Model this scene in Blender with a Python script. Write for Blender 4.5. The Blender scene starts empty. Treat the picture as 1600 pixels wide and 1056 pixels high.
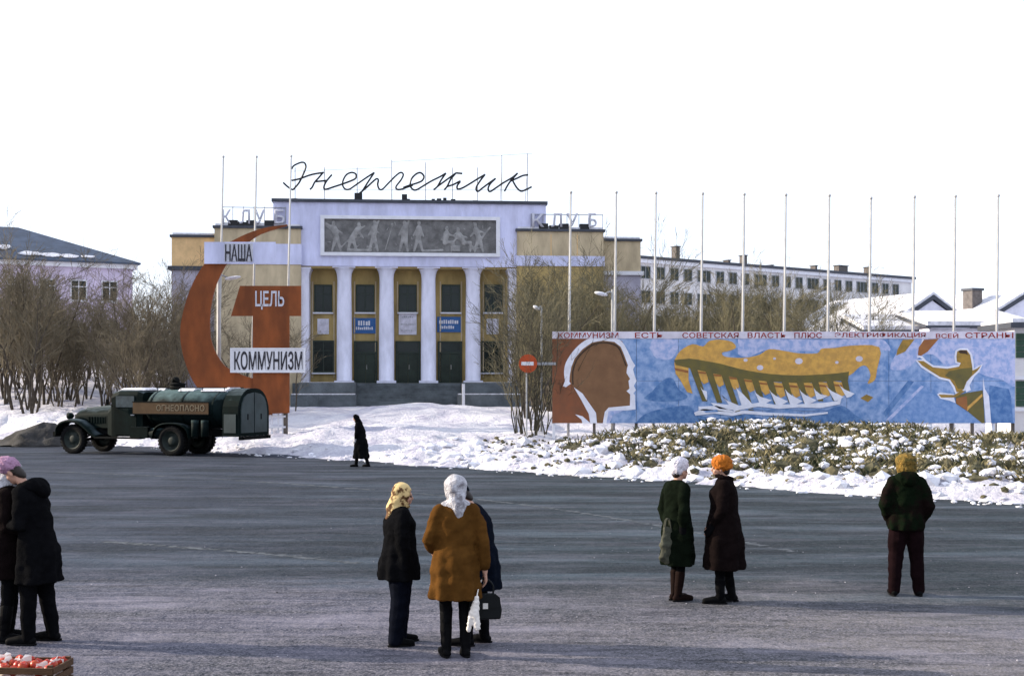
import bpy, bmesh, math, random
import numpy as np
from mathutils import Vector, Matrix, noise as mnoise

random.seed(7)
R = math.radians
scene = bpy.context.scene
COL = scene.collection

# ------------------------------------------------------------------ camera, sky, sun, exposure
CAM_H, F = 2.55, 2000.0
cam_data = bpy.data.cameras.new('camera')
cam_data.sensor_width = 36.0
cam_data.lens = 45.0
cam_data.shift_y = 0.045
cam_data.clip_start = 0.2
cam_data.clip_end = 4000
cam = bpy.data.objects.new('camera', cam_data)
COL.objects.link(cam)
cam.location = (0, 0, CAM_H)
cam.rotation_euler = (R(90), 0, 0)
scene.camera = cam

SUN_EL, SUN_DIR = 21.0, Vector((-0.985, 0.17, 0))
world = bpy.data.worlds.new('World')
scene.world = world
world.use_nodes = True
wn = world.node_tree
wn.nodes.clear()
sky = wn.nodes.new('ShaderNodeTexSky')
sky.sky_type = 'NISHITA'
sky.sun_disc = False
sky.sun_elevation = R(SUN_EL)
sky.sun_rotation = math.atan2(SUN_DIR.x, SUN_DIR.y)
sky.air_density = 1.0
sky.dust_density = 2.0
sky.ozone_density = 1.5
veil = wn.nodes.new('ShaderNodeMixRGB')          # thin even high cloud over the whole sky
veil.inputs['Fac'].default_value = 0.62
veil.inputs['Color2'].default_value = (8.6, 9.3, 11.0, 1)
bg = wn.nodes.new('ShaderNodeBackground')
bg.inputs['Strength'].default_value = 0.09
wo = wn.nodes.new('ShaderNodeOutputWorld')
wn.links.new(sky.outputs[0], veil.inputs['Color1'])
wn.links.new(veil.outputs[0], bg.inputs['Color'])
wn.links.new(bg.outputs[0], wo.inputs['Surface'])

sun_data = bpy.data.lights.new('sun', 'SUN')
sun_data.energy = 4.2
sun_data.angle = R(0.6)
sun_data.color = (1.0, 0.88, 0.70)
sun = bpy.data.objects.new('sun', sun_data)
COL.objects.link(sun)
sd = Vector((SUN_DIR.x * math.cos(R(SUN_EL)), SUN_DIR.y * math.cos(R(SUN_EL)), math.sin(R(SUN_EL))))
sun.rotation_euler = sd.to_track_quat('Z', 'Y').to_euler()
sun.location = (-40, 10, 40)

scene.view_settings.view_transform = 'Standard'
scene.view_settings.look = 'None'
scene.view_settings.gamma = 1
scene.view_settings.exposure = 1.0


# ------------------------------------------------------------------ helpers
def P(px, py, d):
    """photo pixel at depth d -> world point"""
    return Vector(((px - 800) * d / F, d, CAM_H + (600 - py) * d / F))


class MB:
    def __init__(self):
        self.v, self.f, self.m = [], [], []

    def add(self, vs, fs, mi=0):
        n = len(self.v)
        self.v += [tuple(p) for p in vs]
        for q in fs:
            self.f.append(tuple(i + n for i in q))
            self.m.append(mi)
        return self

    def box(self, x0, x1, y0, y1, z0, z1, mi=0):
        vs = [(x, y, z) for x in (x0, x1) for y in (y0, y1) for z in (z0, z1)]
        return self.add(vs, [(0, 1, 3, 2), (4, 6, 7, 5), (0, 4, 5, 1), (2, 3, 7, 6), (0, 2, 6, 4), (1, 5, 7, 3)], mi)

    def tube(self, pts, rad, n=8, mi=0, caps=True):
        pts = [Vector(p) for p in pts]
        if not hasattr(rad, '__len__'):
            rad = [rad] * len(pts)
        vs, prev = [], None
        for i, p in enumerate(pts):
            a = pts[max(0, i - 1)]
            b = pts[min(len(pts) - 1, i + 1)]
            t = (b - a)
            t = t.normalized() if t.length > 1e-9 else Vector((0, 0, 1))
            if prev is None:
                u = t.cross(Vector((0.31, 0.95, 0.05)))
                if u.length < 0.1:
                    u = t.cross(Vector((1, 0, 0)))
            else:
                u = prev - t * prev.dot(t)
            u = u.normalized()
            prev = u
            w = t.cross(u)
            for k in range(n):
                c = 2 * math.pi * k / n
                vs.append(p + (u * math.cos(c) + w * math.sin(c)) * rad[i])
        fs = []
        for i in range(len(pts) - 1):
            for k in range(n):
                k2 = (k + 1) % n
                fs.append((i * n + k, i * n + k2, (i + 1) * n + k2, (i + 1) * n + k))
        if caps:
            fs.append(tuple(range(n - 1, -1, -1)))
            o = (len(pts) - 1) * n
            fs.append(tuple(o + k for k in range(n)))
        return self.add(vs, fs, mi)

    def chain(self, pts, rad, n=10, mi=0):
        """tube with rounded ends"""
        pts = [Vector(p) for p in pts]
        rad = list(rad)
        d0 = (pts[0] - pts[1]).normalized()
        d1 = (pts[-1] - pts[-2]).normalized()
        A, RA = [], []
        for a in (0.02, 0.35, 0.7):
            A.append(pts[0] + d0 * rad[0] * math.cos(a * math.pi / 2))
            RA.append(rad[0] * math.sin(a * math.pi / 2) + 1e-4)
        B, RB = [], []
        for a in (0.7, 0.35, 0.02):
            B.append(pts[-1] + d1 * rad[-1] * math.cos(a * math.pi / 2))
            RB.append(rad[-1] * math.sin(a * math.pi / 2) + 1e-4)
        return self.tube(A + pts + B, RA + rad + RB, n, mi)

    def loft(self, rings, n=20, mi=0, caps=True):
        """rings: (cx, cy, z, rx, ry) stacked in z"""
        vs = []
        for (cx, cy, z, rx, ry) in rings:
            for k in range(n):
                c = 2 * math.pi * k / n
                vs.append((cx + rx * math.cos(c), cy + ry * math.sin(c), z))
        fs = []
        for i in range(len(rings) - 1):
            for k in range(n):
                k2 = (k + 1) % n
                fs.append((i * n + k, i * n + k2, (i + 1) * n + k2, (i + 1) * n + k))
        if caps:
            fs.append(tuple(range(n - 1, -1, -1)))
            o = (len(rings) - 1) * n
            fs.append(tuple(o + k for k in range(n)))
        return self.add(vs, fs, mi)

    def ball(self, c, r, n=14, m=8, mi=0):
        if not hasattr(r, '__len__'):
            r = (r, r, r)
        rings = []
        for i in range(m + 1):
            a = -math.pi / 2 + math.pi * i / m
            k = max(math.cos(a), 0.01)
            rings.append((c[0], c[1], c[2] + r[2] * math.sin(a), r[0] * k, r[1] * k))
        return self.loft(rings, n, mi)

    def prism(self, poly, y0, y1, mi=0):
        """polygon in XZ extruded along Y (y0 front)"""
        n = len(poly)
        vs = [(x, y0, z) for x, z in poly] + [(x, y1, z) for x, z in poly]
        fs = [tuple(range(n)), tuple(range(2 * n - 1, n - 1, -1))]
        for i in range(n):
            j = (i + 1) % n
            fs.append((i, n + i, n + j, j))
        return self.add(vs, fs, mi)

    def disc(self, c, r, y0, y1, n=28, mi=0, k=1.0):
        return self.prism([(c[0] + r * math.cos(2 * math.pi * i / n), c[1] + r * k * math.sin(2 * math.pi * i / n)) for i in range(n)], y0, y1, mi)

    def mesh(self, name, smooth=False, fix=True):
        me = bpy.data.meshes.new(name)
        me.from_pydata(self.v, [], self.f)
        if any(self.m):
            me.polygons.foreach_set('material_index', self.m)
        if fix:
            bm = bmesh.new()
            bm.from_mesh(me)
            bmesh.ops.recalc_face_normals(bm, faces=bm.faces)
            bm.to_mesh(me)
            bm.free()
        if smooth:
            me.polygons.foreach_set('use_smooth', [True] * len(me.polygons))
        me.update()
        return me

    def build(self, name, mats, parent=None, smooth=False, fix=True):
        return link(name, self.mesh(name, smooth, fix), mats, parent)


def link(name, me, mats, parent=None, loc=None):
    if not isinstance(mats, (list, tuple)):
        mats = [mats]
    if not me.materials:
        for m in mats:
            me.materials.append(m)
    o = bpy.data.objects.new(name, me)
    COL.objects.link(o)
    o.parent = parent
    if loc is not None:
        o.location = loc
    return o


def tag(o, label=None, cat=None, group=None, kind=None):
    if label:
        o['label'] = label
    if cat:
        o['category'] = cat
    if group:
        o['group'] = group
    if kind:
        o['kind'] = kind
    return o


def thing(name, label, cat, loc=(0, 0, 0), rz=0, group=None):
    o = bpy.data.objects.new(name, None)
    o.empty_display_size = 0.2
    COL.objects.link(o)
    o.location = loc
    o.rotation_euler = (0, 0, rz)
    return tag(o, label, cat, group)


def copy_tree(o, parent=None):
    c = o.copy()
    COL.objects.link(c)
    c.parent = parent
    for ch in list(KIDS(o)):
        copy_tree(ch, c)
    return c


def KIDS(o):
    return [c for c in COL.objects if c.parent == o]


def remesh(mb, voxel, smooth=3):
    me = mb.mesh('tmp')
    o = bpy.data.objects.new('tmp', me)
    COL.objects.link(o)
    m = o.modifiers.new('r', 'REMESH')
    m.mode = 'VOXEL'
    m.voxel_size = voxel
    if smooth:
        s = o.modifiers.new('s', 'SMOOTH')
        s.factor = 0.5
        s.iterations = smooth
    dg = bpy.context.evaluated_depsgraph_get()
    out = bpy.data.meshes.new_from_object(o.evaluated_get(dg))
    bpy.data.objects.remove(o)
    bpy.data.meshes.remove(me)
    out.polygons.foreach_set('use_smooth', [True] * len(out.polygons))
    return out


def displace(me, fn, flat=False):
    n = len(me.vertices)
    co = np.empty(n * 3)
    me.vertices.foreach_get('co', co)
    no = np.empty(n * 3)
    me.vertex_normals.foreach_get('vector', no)
    co = co.reshape(-1, 3)
    no = no.reshape(-1, 3)
    for i in range(n):
        co[i] += no[i] * fn(co[i]) * (1, 1, .25 if flat else 1)
    me.vertices.foreach_set('co', co.ravel())
    me.update()


def catmull(pts, k=5):
    pts = [Vector(p) for p in pts]
    if len(pts) < 3:
        return pts
    out = []
    for i in range(len(pts) - 1):
        p0 = pts[max(i - 1, 0)]
        p1, p2 = pts[i], pts[i + 1]
        p3 = pts[min(i + 2, len(pts) - 1)]
        for j in range(k):
            t = j / k
            out.append(0.5 * (2 * p1 + (p2 - p0) * t + (2 * p0 - 5 * p1 + 4 * p2 - p3) * t * t + (3 * p1 - p0 - 3 * p2 + p3) * t ** 3))
    out.append(pts[-1])
    return out


def yz_prism(mb, poly, x0, x1, mi=0):
    n = len(poly)
    vs = [(x0, y, z) for y, z in poly] + [(x1, y, z) for y, z in poly]
    fs = [tuple(range(n)), tuple(range(2 * n - 1, n - 1, -1))] + [(i, n + i, n + (i + 1) % n, (i + 1) % n) for i in range(n)]
    return mb.add(vs, fs, mi)


# ------------------------------------------------------------------ materials
def mat(name, col, rough=0.7, var=0.18, scale=3.0, bump=0.0, bscale=30.0, col2=None, spec=0.3, metal=0.0, stretch=None, fac=(0.35, 0.65)):
    m = bpy.data.materials.new(name)
    m.use_nodes = True
    nt = m.node_tree
    b = nt.nodes['Principled BSDF']
    b.inputs['Roughness'].default_value = rough
    b.inputs['Specular IOR Level'].default_value = spec
    b.inputs['Metallic'].default_value = metal
    tc = nt.nodes.new('ShaderNodeTexCoord')
    mp = nt.nodes.new('ShaderNodeMapping')
    if stretch:
        mp.inputs['Scale'].default_value = stretch
    nt.links.new(tc.outputs['Object'], mp.inputs['Vector'])
    nz = nt.nodes.new('ShaderNodeTexNoise')
    nz.inputs['Scale'].default_value = scale
    nz.inputs['Detail'].default_value = 6
    nz.inputs['Roughness'].default_value = 0.62
    nt.links.new(mp.outputs[0], nz.inputs['Vector'])
    mr = nt.nodes.new('ShaderNodeMapRange')
    mr.inputs['From Min'].default_value, mr.inputs['From Max'].default_value = fac
    nt.links.new(nz.outputs['Fac'], mr.inputs['Value'])
    mx = nt.nodes.new('ShaderNodeMixRGB')
    c2 = col2 if col2 else tuple(c * (1 - var) for c in col)
    c1 = col if col2 else tuple(min(1, c * (1 + var * 0.6)) for c in col)
    mx.inputs['Color1'].default_value = (*c2, 1)
    mx.inputs['Color2'].default_value = (*c1, 1)
    nt.links.new(mr.outputs[0], mx.inputs['Fac'])
    nt.links.new(mx.outputs[0], b.inputs['Base Color'])
    if bump:
        n2 = nt.nodes.new('ShaderNodeTexNoise')
        n2.inputs['Scale'].default_value = bscale
        n2.inputs['Detail'].default_value = 4
        nt.links.new(mp.outputs[0], n2.inputs['Vector'])
        bp = nt.nodes.new('ShaderNodeBump')
        bp.inputs['Strength'].default_value = bump
        bp.inputs['Distance'].default_value = 0.05
        nt.links.new(n2.outputs['Fac'], bp.inputs['Height'])
        nt.links.new(bp.outputs[0], b.inputs['Normal'])
    return m


M = {}
M['lavender'] = mat('white_blue_plaster', (0.57, 0.58, 0.77), 0.85, 0.20, 1.1, 0.25, 9, stretch=(1, 1, .3))
M['lavender_dirty'] = mat('pale_wall_plaster', (0.38, 0.36, 0.44), 0.9, 0.25, 0.7, 0.3, 8)
M['ochre'] = mat('ochre_plaster', (0.39, 0.285, 0.115), 0.85, 0.30, 1.0, 0.25, 9, stretch=(1, 1, .35))
M['tan'] = mat('tan_plaster', (0.50, 0.405, 0.265), 0.85, 0.26, 1.0, 0.25, 9, stretch=(1, 1, .35))
M['tan_bright'] = mat('warm_tan_plaster', (0.70, 0.47, 0.235), 0.85, 0.2, 1.1, 0.25, 9)
M['stone'] = mat('grey_step_stone', (0.105, 0.12, 0.13), 0.85, 0.35, 1.2, 0.4, 12)
M['roof_edge'] = mat('dark_roof_edge', (0.05, 0.055, 0.07), 0.6, 0.2, 2)
M['column'] = mat('column_plaster', (0.71, 0.71, 0.84), 0.8, 0.20, 1.2, 0.25, 10, stretch=(1, 1, .35))
M['white'] = mat('white_paint', (0.66, 0.66, 0.70), 0.6, 0.08, 2)
M['glass'] = mat('window_glass', (0.010, 0.019, 0.018), 0.15, 0.3, 0.6, 0, 1, spec=0.28)
M['frame_green'] = mat('dark_green_frame', (0.028, 0.042, 0.032), 0.6, 0.2, 2)
M['door_green'] = mat('dark_green_door', (0.022, 0.034, 0.024), 0.55, 0.25, 2)
M['relief'] = mat('grey_relief_stone', (0.15, 0.147, 0.145), 0.85, 0.35, 2.2, 0.5, 12)
M['relief_fig'] = mat('worn_relief_figures', (0.27, 0.265, 0.26), 0.85, 0.3, 2.5, 0.5, 12)
M['black_metal'] = mat('black_sign_metal', (0.012, 0.012, 0.014), 0.5, 0.2, 4)
M['grey_metal'] = mat('grey_metal', (0.30, 0.31, 0.33), 0.55, 0.25, 3)
M['letter_grey'] = mat('pale_sign_letter', (0.50, 0.50, 0.56), 0.6, 0.15, 3)
M['sign_blue'] = mat('blue_sign', (0.035, 0.12, 0.32), 0.6, 0.2, 1.5)
M['poster'] = mat('faded_poster', (0.62, 0.60, 0.68), 0.8, 0.28, 2.5)
M['red_panel'] = mat('rust_red_paint', (0.200, 0.052, 0.011), 0.65, 0.34, 1.4, 0.1, 5, stretch=(1, 1, .4))
M['edge_wood'] = mat('weathered_wood', (0.11, 0.09, 0.075), 0.85, 0.3, 4, 0.3, 20)
M['pole'] = mat('white_pole_paint', (0.42, 0.41, 0.40), 0.5, 0.15, 2)
M['slate'] = mat('blue_grey_roof', (0.055, 0.075, 0.115), 0.6, 0.3, 1.2, 0.15, 6, spec=0.3)
M['pinkwall'] = mat('pink_lavender_wall', (0.54, 0.47, 0.60), 0.85, 0.14, 0.5, 0.2, 6)
M['greywall'] = mat('pale_grey_wall', (0.62, 0.60, 0.60), 0.85, 0.2, 0.3, 0.2, 6)
M['brick_dark'] = mat('chimney_brick', (0.13, 0.115, 0.11), 0.9, 0.3, 4)
M['bark'] = mat('bare_bark', (0.062, 0.050, 0.038), 0.9, 0.35, 6)
M['twig'] = mat('bare_twigs', (0.142, 0.116, 0.076), 0.9, 0.4, 1.2)
M['twig_olive'] = mat('olive_twigs', (0.120, 0.106, 0.062), 0.9, 0.3, 1.2)
M['twig_dark'] = mat('dark_shrub_twigs', (0.040, 0.036, 0.024), 0.9, 0.3, 1.2)
M['house_white'] = mat('whitewashed_boards', (0.70, 0.69, 0.78), 0.8, 0.15, 1.5)
M['green_boards'] = mat('dark_green_boards', (0.025, 0.06, 0.038), 0.7, 0.25, 1.5)
M['rubber'] = mat('tyre_rubber', (0.006, 0.006, 0.0065), 0.9, 0.3, 6, 0.3, 30, spec=0.1)
M['truck'] = mat('dark_green_truck_paint', (0.006, 0.014, 0.0135), 0.55, 0.35, 2, 0.05, 10, spec=0.18)
M['truck_tank'] = mat('worn_tank_paint', (0.016, 0.030, 0.032), 0.5, 0.4, 1.6, 0.06, 9, spec=0.35)
M['truck_grey'] = mat('grey_green_cabinet', (0.034, 0.048, 0.050), 0.7, 0.3, 1.5)
M['cab_glass'] = mat('cab_glass', (0.035, 0.05, 0.055), 0.15, 0.4, 3, spec=0.6)
M['chassis'] = mat('oily_chassis', (0.005, 0.0055, 0.0055), 0.9, 0.3, 3, spec=0.1)
M['ochre_board'] = mat('ochre_warning_board', (0.058, 0.030, 0.011), 0.8, 0.3, 2)
M['letter_cream'] = mat('cream_lettering', (0.15, 0.12, 0.08), 0.8, 0.3, 3)
M['wheel_rim'] = mat('green_wheel_rim', (0.012, 0.018, 0.015), 0.7, 0.35, 4)
M['skin'] = mat('skin', (0.42, 0.23, 0.16), 0.55, 0.1, 6)
M['hair'] = mat('dark_hair', (0.02, 0.013, 0.01), 0.6, 0.3, 30)
M['eye'] = mat('eye', (0.02, 0.015, 0.012), 0.3, 0.1, 5)
M['black_cloth'] = mat('black_wool', (0.0042, 0.0042, 0.0050), 1.0, 0.3, 8, 0.3, 120, spec=0.02)
M['brownblack_cloth'] = mat('brown_black_wool', (0.0068, 0.0044, 0.0044), 1.0, 0.3, 8, 0.3, 120, spec=0.02)
M['green_cloth'] = mat('dark_green_wool', (0.0045, 0.0070, 0.0040), 1.0, 0.35, 6, 0.3, 120, spec=0.02)
M['navy_cloth'] = mat('navy_wool', (0.0042, 0.0060, 0.0115), 1.0, 0.3, 8, 0.3, 120, spec=0.02)
M['maroon_cloth'] = mat('maroon_black_cloth', (0.0085, 0.0040, 0.0048), 1.0, 0.3, 8, 0.3, 120, spec=0.02)
M['camel_cloth'] = mat('brown_camel_wool', (0.085, 0.037, 0.0085), 1.0, 0.3, 5, 0.3, 120, spec=0.03)
M['darkgreen_jacket'] = mat('brown_green_jacket', (0.0042, 0.0078, 0.0038), 1.0, 0.35, 4, 0.3, 120, spec=0.02, col2=(0.0075, 0.0045, 0.0042), fac=(.42, .56))
M['denim'] = mat('dark_denim', (0.0048, 0.0058, 0.0105), 1.0, 0.3, 8, 0.2, 120, spec=0.02)
M['boot'] = mat('black_boot_leather', (0.0035, 0.0035, 0.004), 0.75, 0.3, 8, spec=0.05)
M['boot_brown'] = mat('brown_boot_leather', (0.010, 0.005, 0.0042), 0.8, 0.3, 8, spec=0.04)
M['olive_bag'] = mat('olive_canvas', (0.055, 0.056, 0.038), 0.85, 0.4, 9)
M['kerchief'] = mat('yellow_patterned_kerchief', (0.60, 0.44, 0.20), 0.85, 0.2, 13, col2=(0.10, 0.045, 0.015), fac=(0.46, 0.53))
M['white_wool'] = mat('white_wool_shawl', (0.55, 0.54, 0.57), 0.95, 0.22, 11, 0.6, 60, col2=(0.22, 0.205, 0.22), fac=(.42, .60))
M['white_fur'] = mat('white_fur', (0.72, 0.68, 0.74), 0.95, 0.2, 20, 0.6, 60)
M['pink_fur'] = mat('pink_mohair', (0.36, 0.20, 0.30), 0.95, 0.3, 20, 0.6, 60)
M['orange_wool'] = mat('orange_mohair', (0.43, 0.125, 0.010), 0.95, 0.25, 20, 0.6, 60)
M['ochre_fur'] = mat('yellow_brown_fur', (0.26, 0.15, 0.028), 0.95, 0.45, 16, 0.6, 60, col2=(0.055, 0.05, 0.012))
M['bag_black'] = mat('black_bag_leather', (0.0045, 0.0055, 0.006), 0.5, 0.3, 6, spec=0.15)
M['brass'] = mat('pale_clasp_metal', (0.75, 0.73, 0.68), 0.3, 0.1, 4, metal=0.7)
M['crate_wood'] = mat('crate_wood', (0.09, 0.045, 0.02), 0.8, 0.3, 8, 0.3, 40, stretch=(1, 8, 8))
M['apple'] = mat('red_apple', (0.34, 0.018, 0.008), 0.35, 0.3, 9, col2=(0.42, 0.10, 0.02), fac=(0.3, 0.5))
M['paper'] = mat('white_wrapping_paper', (0.78, 0.72, 0.66), 0.8, 0.12, 6)
M['noentry_red'] = mat('faded_red_sign', (0.40, 0.060, 0.012), 0.5, 0.12, 3)
M['concrete'] = mat('grey_concrete', (0.30, 0.30, 0.30), 0.9, 0.25, 3, 0.3, 20)


def snow_material():
    m = bpy.data.materials.new('snow')
    m.use_nodes = True
    nt = m.node_tree
    b = nt.nodes['Principled BSDF']
    b.inputs['Roughness'].default_value = 0.75
    b.inputs['Specular IOR Level'].default_value = 0.25
    tc = nt.nodes.new('ShaderNodeTexCoord')

    def noise(s, d=5, r=0.6):
        n = nt.nodes.new('ShaderNodeTexNoise')
        n.inputs['Scale'].default_value = s
        n.inputs['Detail'].default_value = d
        n.inputs['Roughness'].default_value = r
        nt.links.new(tc.outputs['Object'], n.inputs['Vector'])
        return n
    at = nt.nodes.new('ShaderNodeAttribute')
    at.attribute_name = 'dirt'
    n1 = noise(3.6, 8, 0.72)
    ad = nt.nodes.new('ShaderNodeMath')
    ad.operation = 'ADD'
    nt.links.new(at.outputs['Fac'], ad.inputs[0])
    nt.links.new(n1.outputs['Fac'], ad.inputs[1])
    mr = nt.nodes.new('ShaderNodeMapRange')
    mr.inputs['From Min'].default_value, mr.inputs['From Max'].default_value = 0.92, 1.06
    nt.links.new(ad.outputs[0], mr.inputs['Value'])
    n2 = noise(5, 4)
    soil = nt.nodes.new('ShaderNodeMixRGB')
    soil.inputs['Color1'].default_value = (0.030, 0.032, 0.018, 1)
    soil.inputs['Color2'].default_value = (0.135, 0.105, 0.065, 1)
    nt.links.new(n2.outputs['Fac'], soil.inputs['Fac'])
    grime_shade = nt.nodes.new('ShaderNodeMixRGB')  # grimy snow patches, with lavender shading painted into their colour
    grime_shade.inputs['Color1'].default_value = (0.36, 0.35, 0.45, 1)
    grime_shade.inputs['Color2'].default_value = (0.63, 0.62, 0.67, 1)
    n4 = noise(0.55, 9, 0.72)
    mr2 = nt.nodes.new('ShaderNodeMapRange')
    mr2.inputs['From Min'].default_value, mr2.inputs['From Max'].default_value = 0.36, 0.55
    nt.links.new(n4.outputs['Fac'], mr2.inputs['Value'])
    nt.links.new(mr2.outputs[0], grime_shade.inputs['Fac'])
    mx = nt.nodes.new('ShaderNodeMixRGB')
    nt.links.new(mr.outputs[0], mx.inputs['Fac'])
    nt.links.new(grime_shade.outputs[0], mx.inputs['Color1'])
    nt.links.new(soil.outputs[0], mx.inputs['Color2'])
    nt.links.new(mx.outputs[0], b.inputs['Base Color'])
    n3 = noise(7, 7, 0.65)
    bp = nt.nodes.new('ShaderNodeBump')
    bp.inputs['Strength'].default_value = 1.0
    bp.inputs['Distance'].default_value = 0.16
    nt.links.new(n3.outputs['Fac'], bp.inputs['Height'])
    nt.links.new(bp.outputs[0], b.inputs['Normal'])
    return m


def road_material():
    m = bpy.data.materials.new('icy_asphalt')
    m.use_nodes = True
    nt = m.node_tree
    b = nt.nodes['Principled BSDF']
    tc = nt.nodes.new('ShaderNodeTexCoord')
    mp = nt.nodes.new('ShaderNodeMapping')
    mp.inputs['Rotation'].default_value = (0, 0, R(22))
    mp.inputs['Scale'].default_value = (0.16, 1.0, 1.0)
    nt.links.new(tc.outputs['Object'], mp.inputs['Vector'])

    mp2 = nt.nodes.new('ShaderNodeMapping')
    mp2.inputs['Rotation'].default_value = (0, 0, R(6))
    mp2.inputs['Scale'].default_value = (0.30, 1.0, 1.0)
    mp3 = nt.nodes.new('ShaderNodeMapping')
    mp3.inputs['Rotation'].default_value = (0, 0, R(-4))
    mp3.inputs['Location'].default_value = (13, 5, 0)
    mp3.inputs['Scale'].default_value = (0.25, 1.0, 1.0)
    for q_ in (mp2, mp3):
        nt.links.new(tc.outputs['Object'], q_.inputs['Vector'])

    def noise(s, d, r, v):
        n = nt.nodes.new('ShaderNodeTexNoise')
        n.inputs['Scale'].default_value = s
        n.inputs['Detail'].default_value = d
        n.inputs['Roughness'].default_value = r
        nt.links.new(v, n.inputs['Vector'])
        return n

    def ramp(n, a, c):
        q = nt.nodes.new('ShaderNodeMapRange')
        q.inputs['From Min'].default_value, q.inputs['From Max'].default_value = a, c
        nt.links.new(n.outputs['Fac'], q.inputs['Value'])
        return q
    obj = tc.outputs['Object']
    big = ramp(noise(0.11, 4, 0.55, obj), 0.36, 0.64)       # frost-dusted areas against wet dark ones
    streak = ramp(noise(0.85, 6, 0.62, mp.outputs[0]), 0.46, 0.62)
    grit = ramp(noise(9.0, 8, 0.72, obj), 0.42, 0.70)
    # frost trampled onto the square away from the wheel-swept strip along the snow bank
    dp = nt.nodes.new('ShaderNodeVectorMath')
    dp.operation = 'DOT_PRODUCT'
    dp.inputs[1].default_value = (0.16, 1.0, 0)
    nt.links.new(obj, dp.inputs[0])
    wob = nt.nodes.new('ShaderNodeMath')
    wob.operation = 'MULTIPLY_ADD'
    wob.inputs[1].default_value = 7.0
    nt.links.new(noise(0.22, 6, 0.62, obj).outputs['Fac'], wob.inputs[0])
    nt.links.new(dp.outputs['Value'], wob.inputs[2])
    fr = nt.nodes.new('ShaderNodeMapRange')
    fr.inputs['From Min'].default_value, fr.inputs['From Max'].default_value = 20.5, 17.6
    nt.links.new(wob.outputs[0], fr.inputs['Value'])

    def mixc(c1, c2, fac, k):
        q = nt.nodes.new('ShaderNodeMixRGB')
        for sock, c in ((q.inputs['Color1'], c1), (q.inputs['Color2'], c2)):
            if isinstance(c, tuple):
                sock.default_value = (*c, 1)
            else:
                nt.links.new(c, sock)
        w = nt.nodes.new('ShaderNodeMath')
        w.operation = 'MULTIPLY'
        nt.links.new(fac, w.inputs[0])
        if isinstance(k, float):
            w.inputs[1].default_value = k
        else:
            nt.links.new(k, w.inputs[1])
        nt.links.new(w.outputs[0], q.inputs['Fac'])
        return q.outputs[0]
    c = mixc((0.004, 0.013, 0.015), (0.014, 0.025, 0.030), big.outputs[0], 1.0)
    c = mixc(c, (0.085, 0.115, 0.145), streak.outputs[0], 0.50)
    sxx = nt.nodes.new('ShaderNodeSeparateXYZ')
    nt.links.new(obj, sxx.inputs[0])
    side = nt.nodes.new('ShaderNodeMapRange')         # lavender ice to the left, sandy trampled snow to the right
    side.inputs['From Min'].default_value, side.inputs['From Max'].default_value = -2.0, 2.5
    nt.links.new(sxx.outputs['X'], side.inputs['Value'])
    tone = mixc((0.034, 0.036, 0.062), (0.105, 0.096, 0.094), side.outputs[0], 1.0)
    c = mixc(c, tone, fr.outputs[0], 0.80)
    far_l = nt.nodes.new('ShaderNodeMapRange')        # thin frost further out on the left
    far_l.inputs['From Min'].default_value, far_l.inputs['From Max'].default_value = 1.5, -7.0
    nt.links.new(sxx.outputs['X'], far_l.inputs['Value'])
    c = mixc(c, (0.040, 0.046, 0.076), far_l.outputs[0], 0.42)
    fine = ramp(noise(34.0, 6, 0.75, obj), 0.46, 0.66)
    amt = nt.nodes.new('ShaderNodeMapRange')
    amt.inputs['To Min'].default_value, amt.inputs['To Max'].default_value = 0.14, 0.60
    nt.links.new(fr.outputs[0], amt.inputs['Value'])
    patch = ramp(noise(1.3, 6, 0.68, mp2.outputs[0]), 0.48, 0.62)
    c = mixc(c, (0.20, 0.19, 0.24), patch.outputs[0], amt.outputs[0])
    pdark = ramp(noise(1.0, 7, 0.68, mp3.outputs[0]), 0.47, 0.60)
    c = mixc(c, (0.004, 0.010, 0.013), pdark.outputs[0], 0.80)
    c = mixc(c, (0.23, 0.215, 0.25), grit.outputs[0], amt.outputs[0])
    c = mixc(c, (0.36, 0.34, 0.38), fine.outputs[0], amt.outputs[0])
    dark = ramp(noise(5.0, 8, 0.75, mp.outputs[0]), 0.50, 0.72)
    c = mixc(c, (0.008, 0.010, 0.014), dark.outputs[0], 0.75)
    nt.links.new(c, b.inputs['Base Color'])
    b.inputs['Roughness'].default_value = 0.70
    b.inputs['Specular IOR Level'].default_value = 0.04
    bn = noise(3.2, 8, 0.7, obj)
    bp = nt.nodes.new('ShaderNodeBump')
    bp.inputs['Strength'].default_value = 0.7
    bp.inputs['Distance'].default_value = 0.10
    nt.links.new(bn.outputs['Fac'], bp.inputs['Height'])
    nt.links.new(bp.outputs[0], b.inputs['Normal'])
    return m


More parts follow.
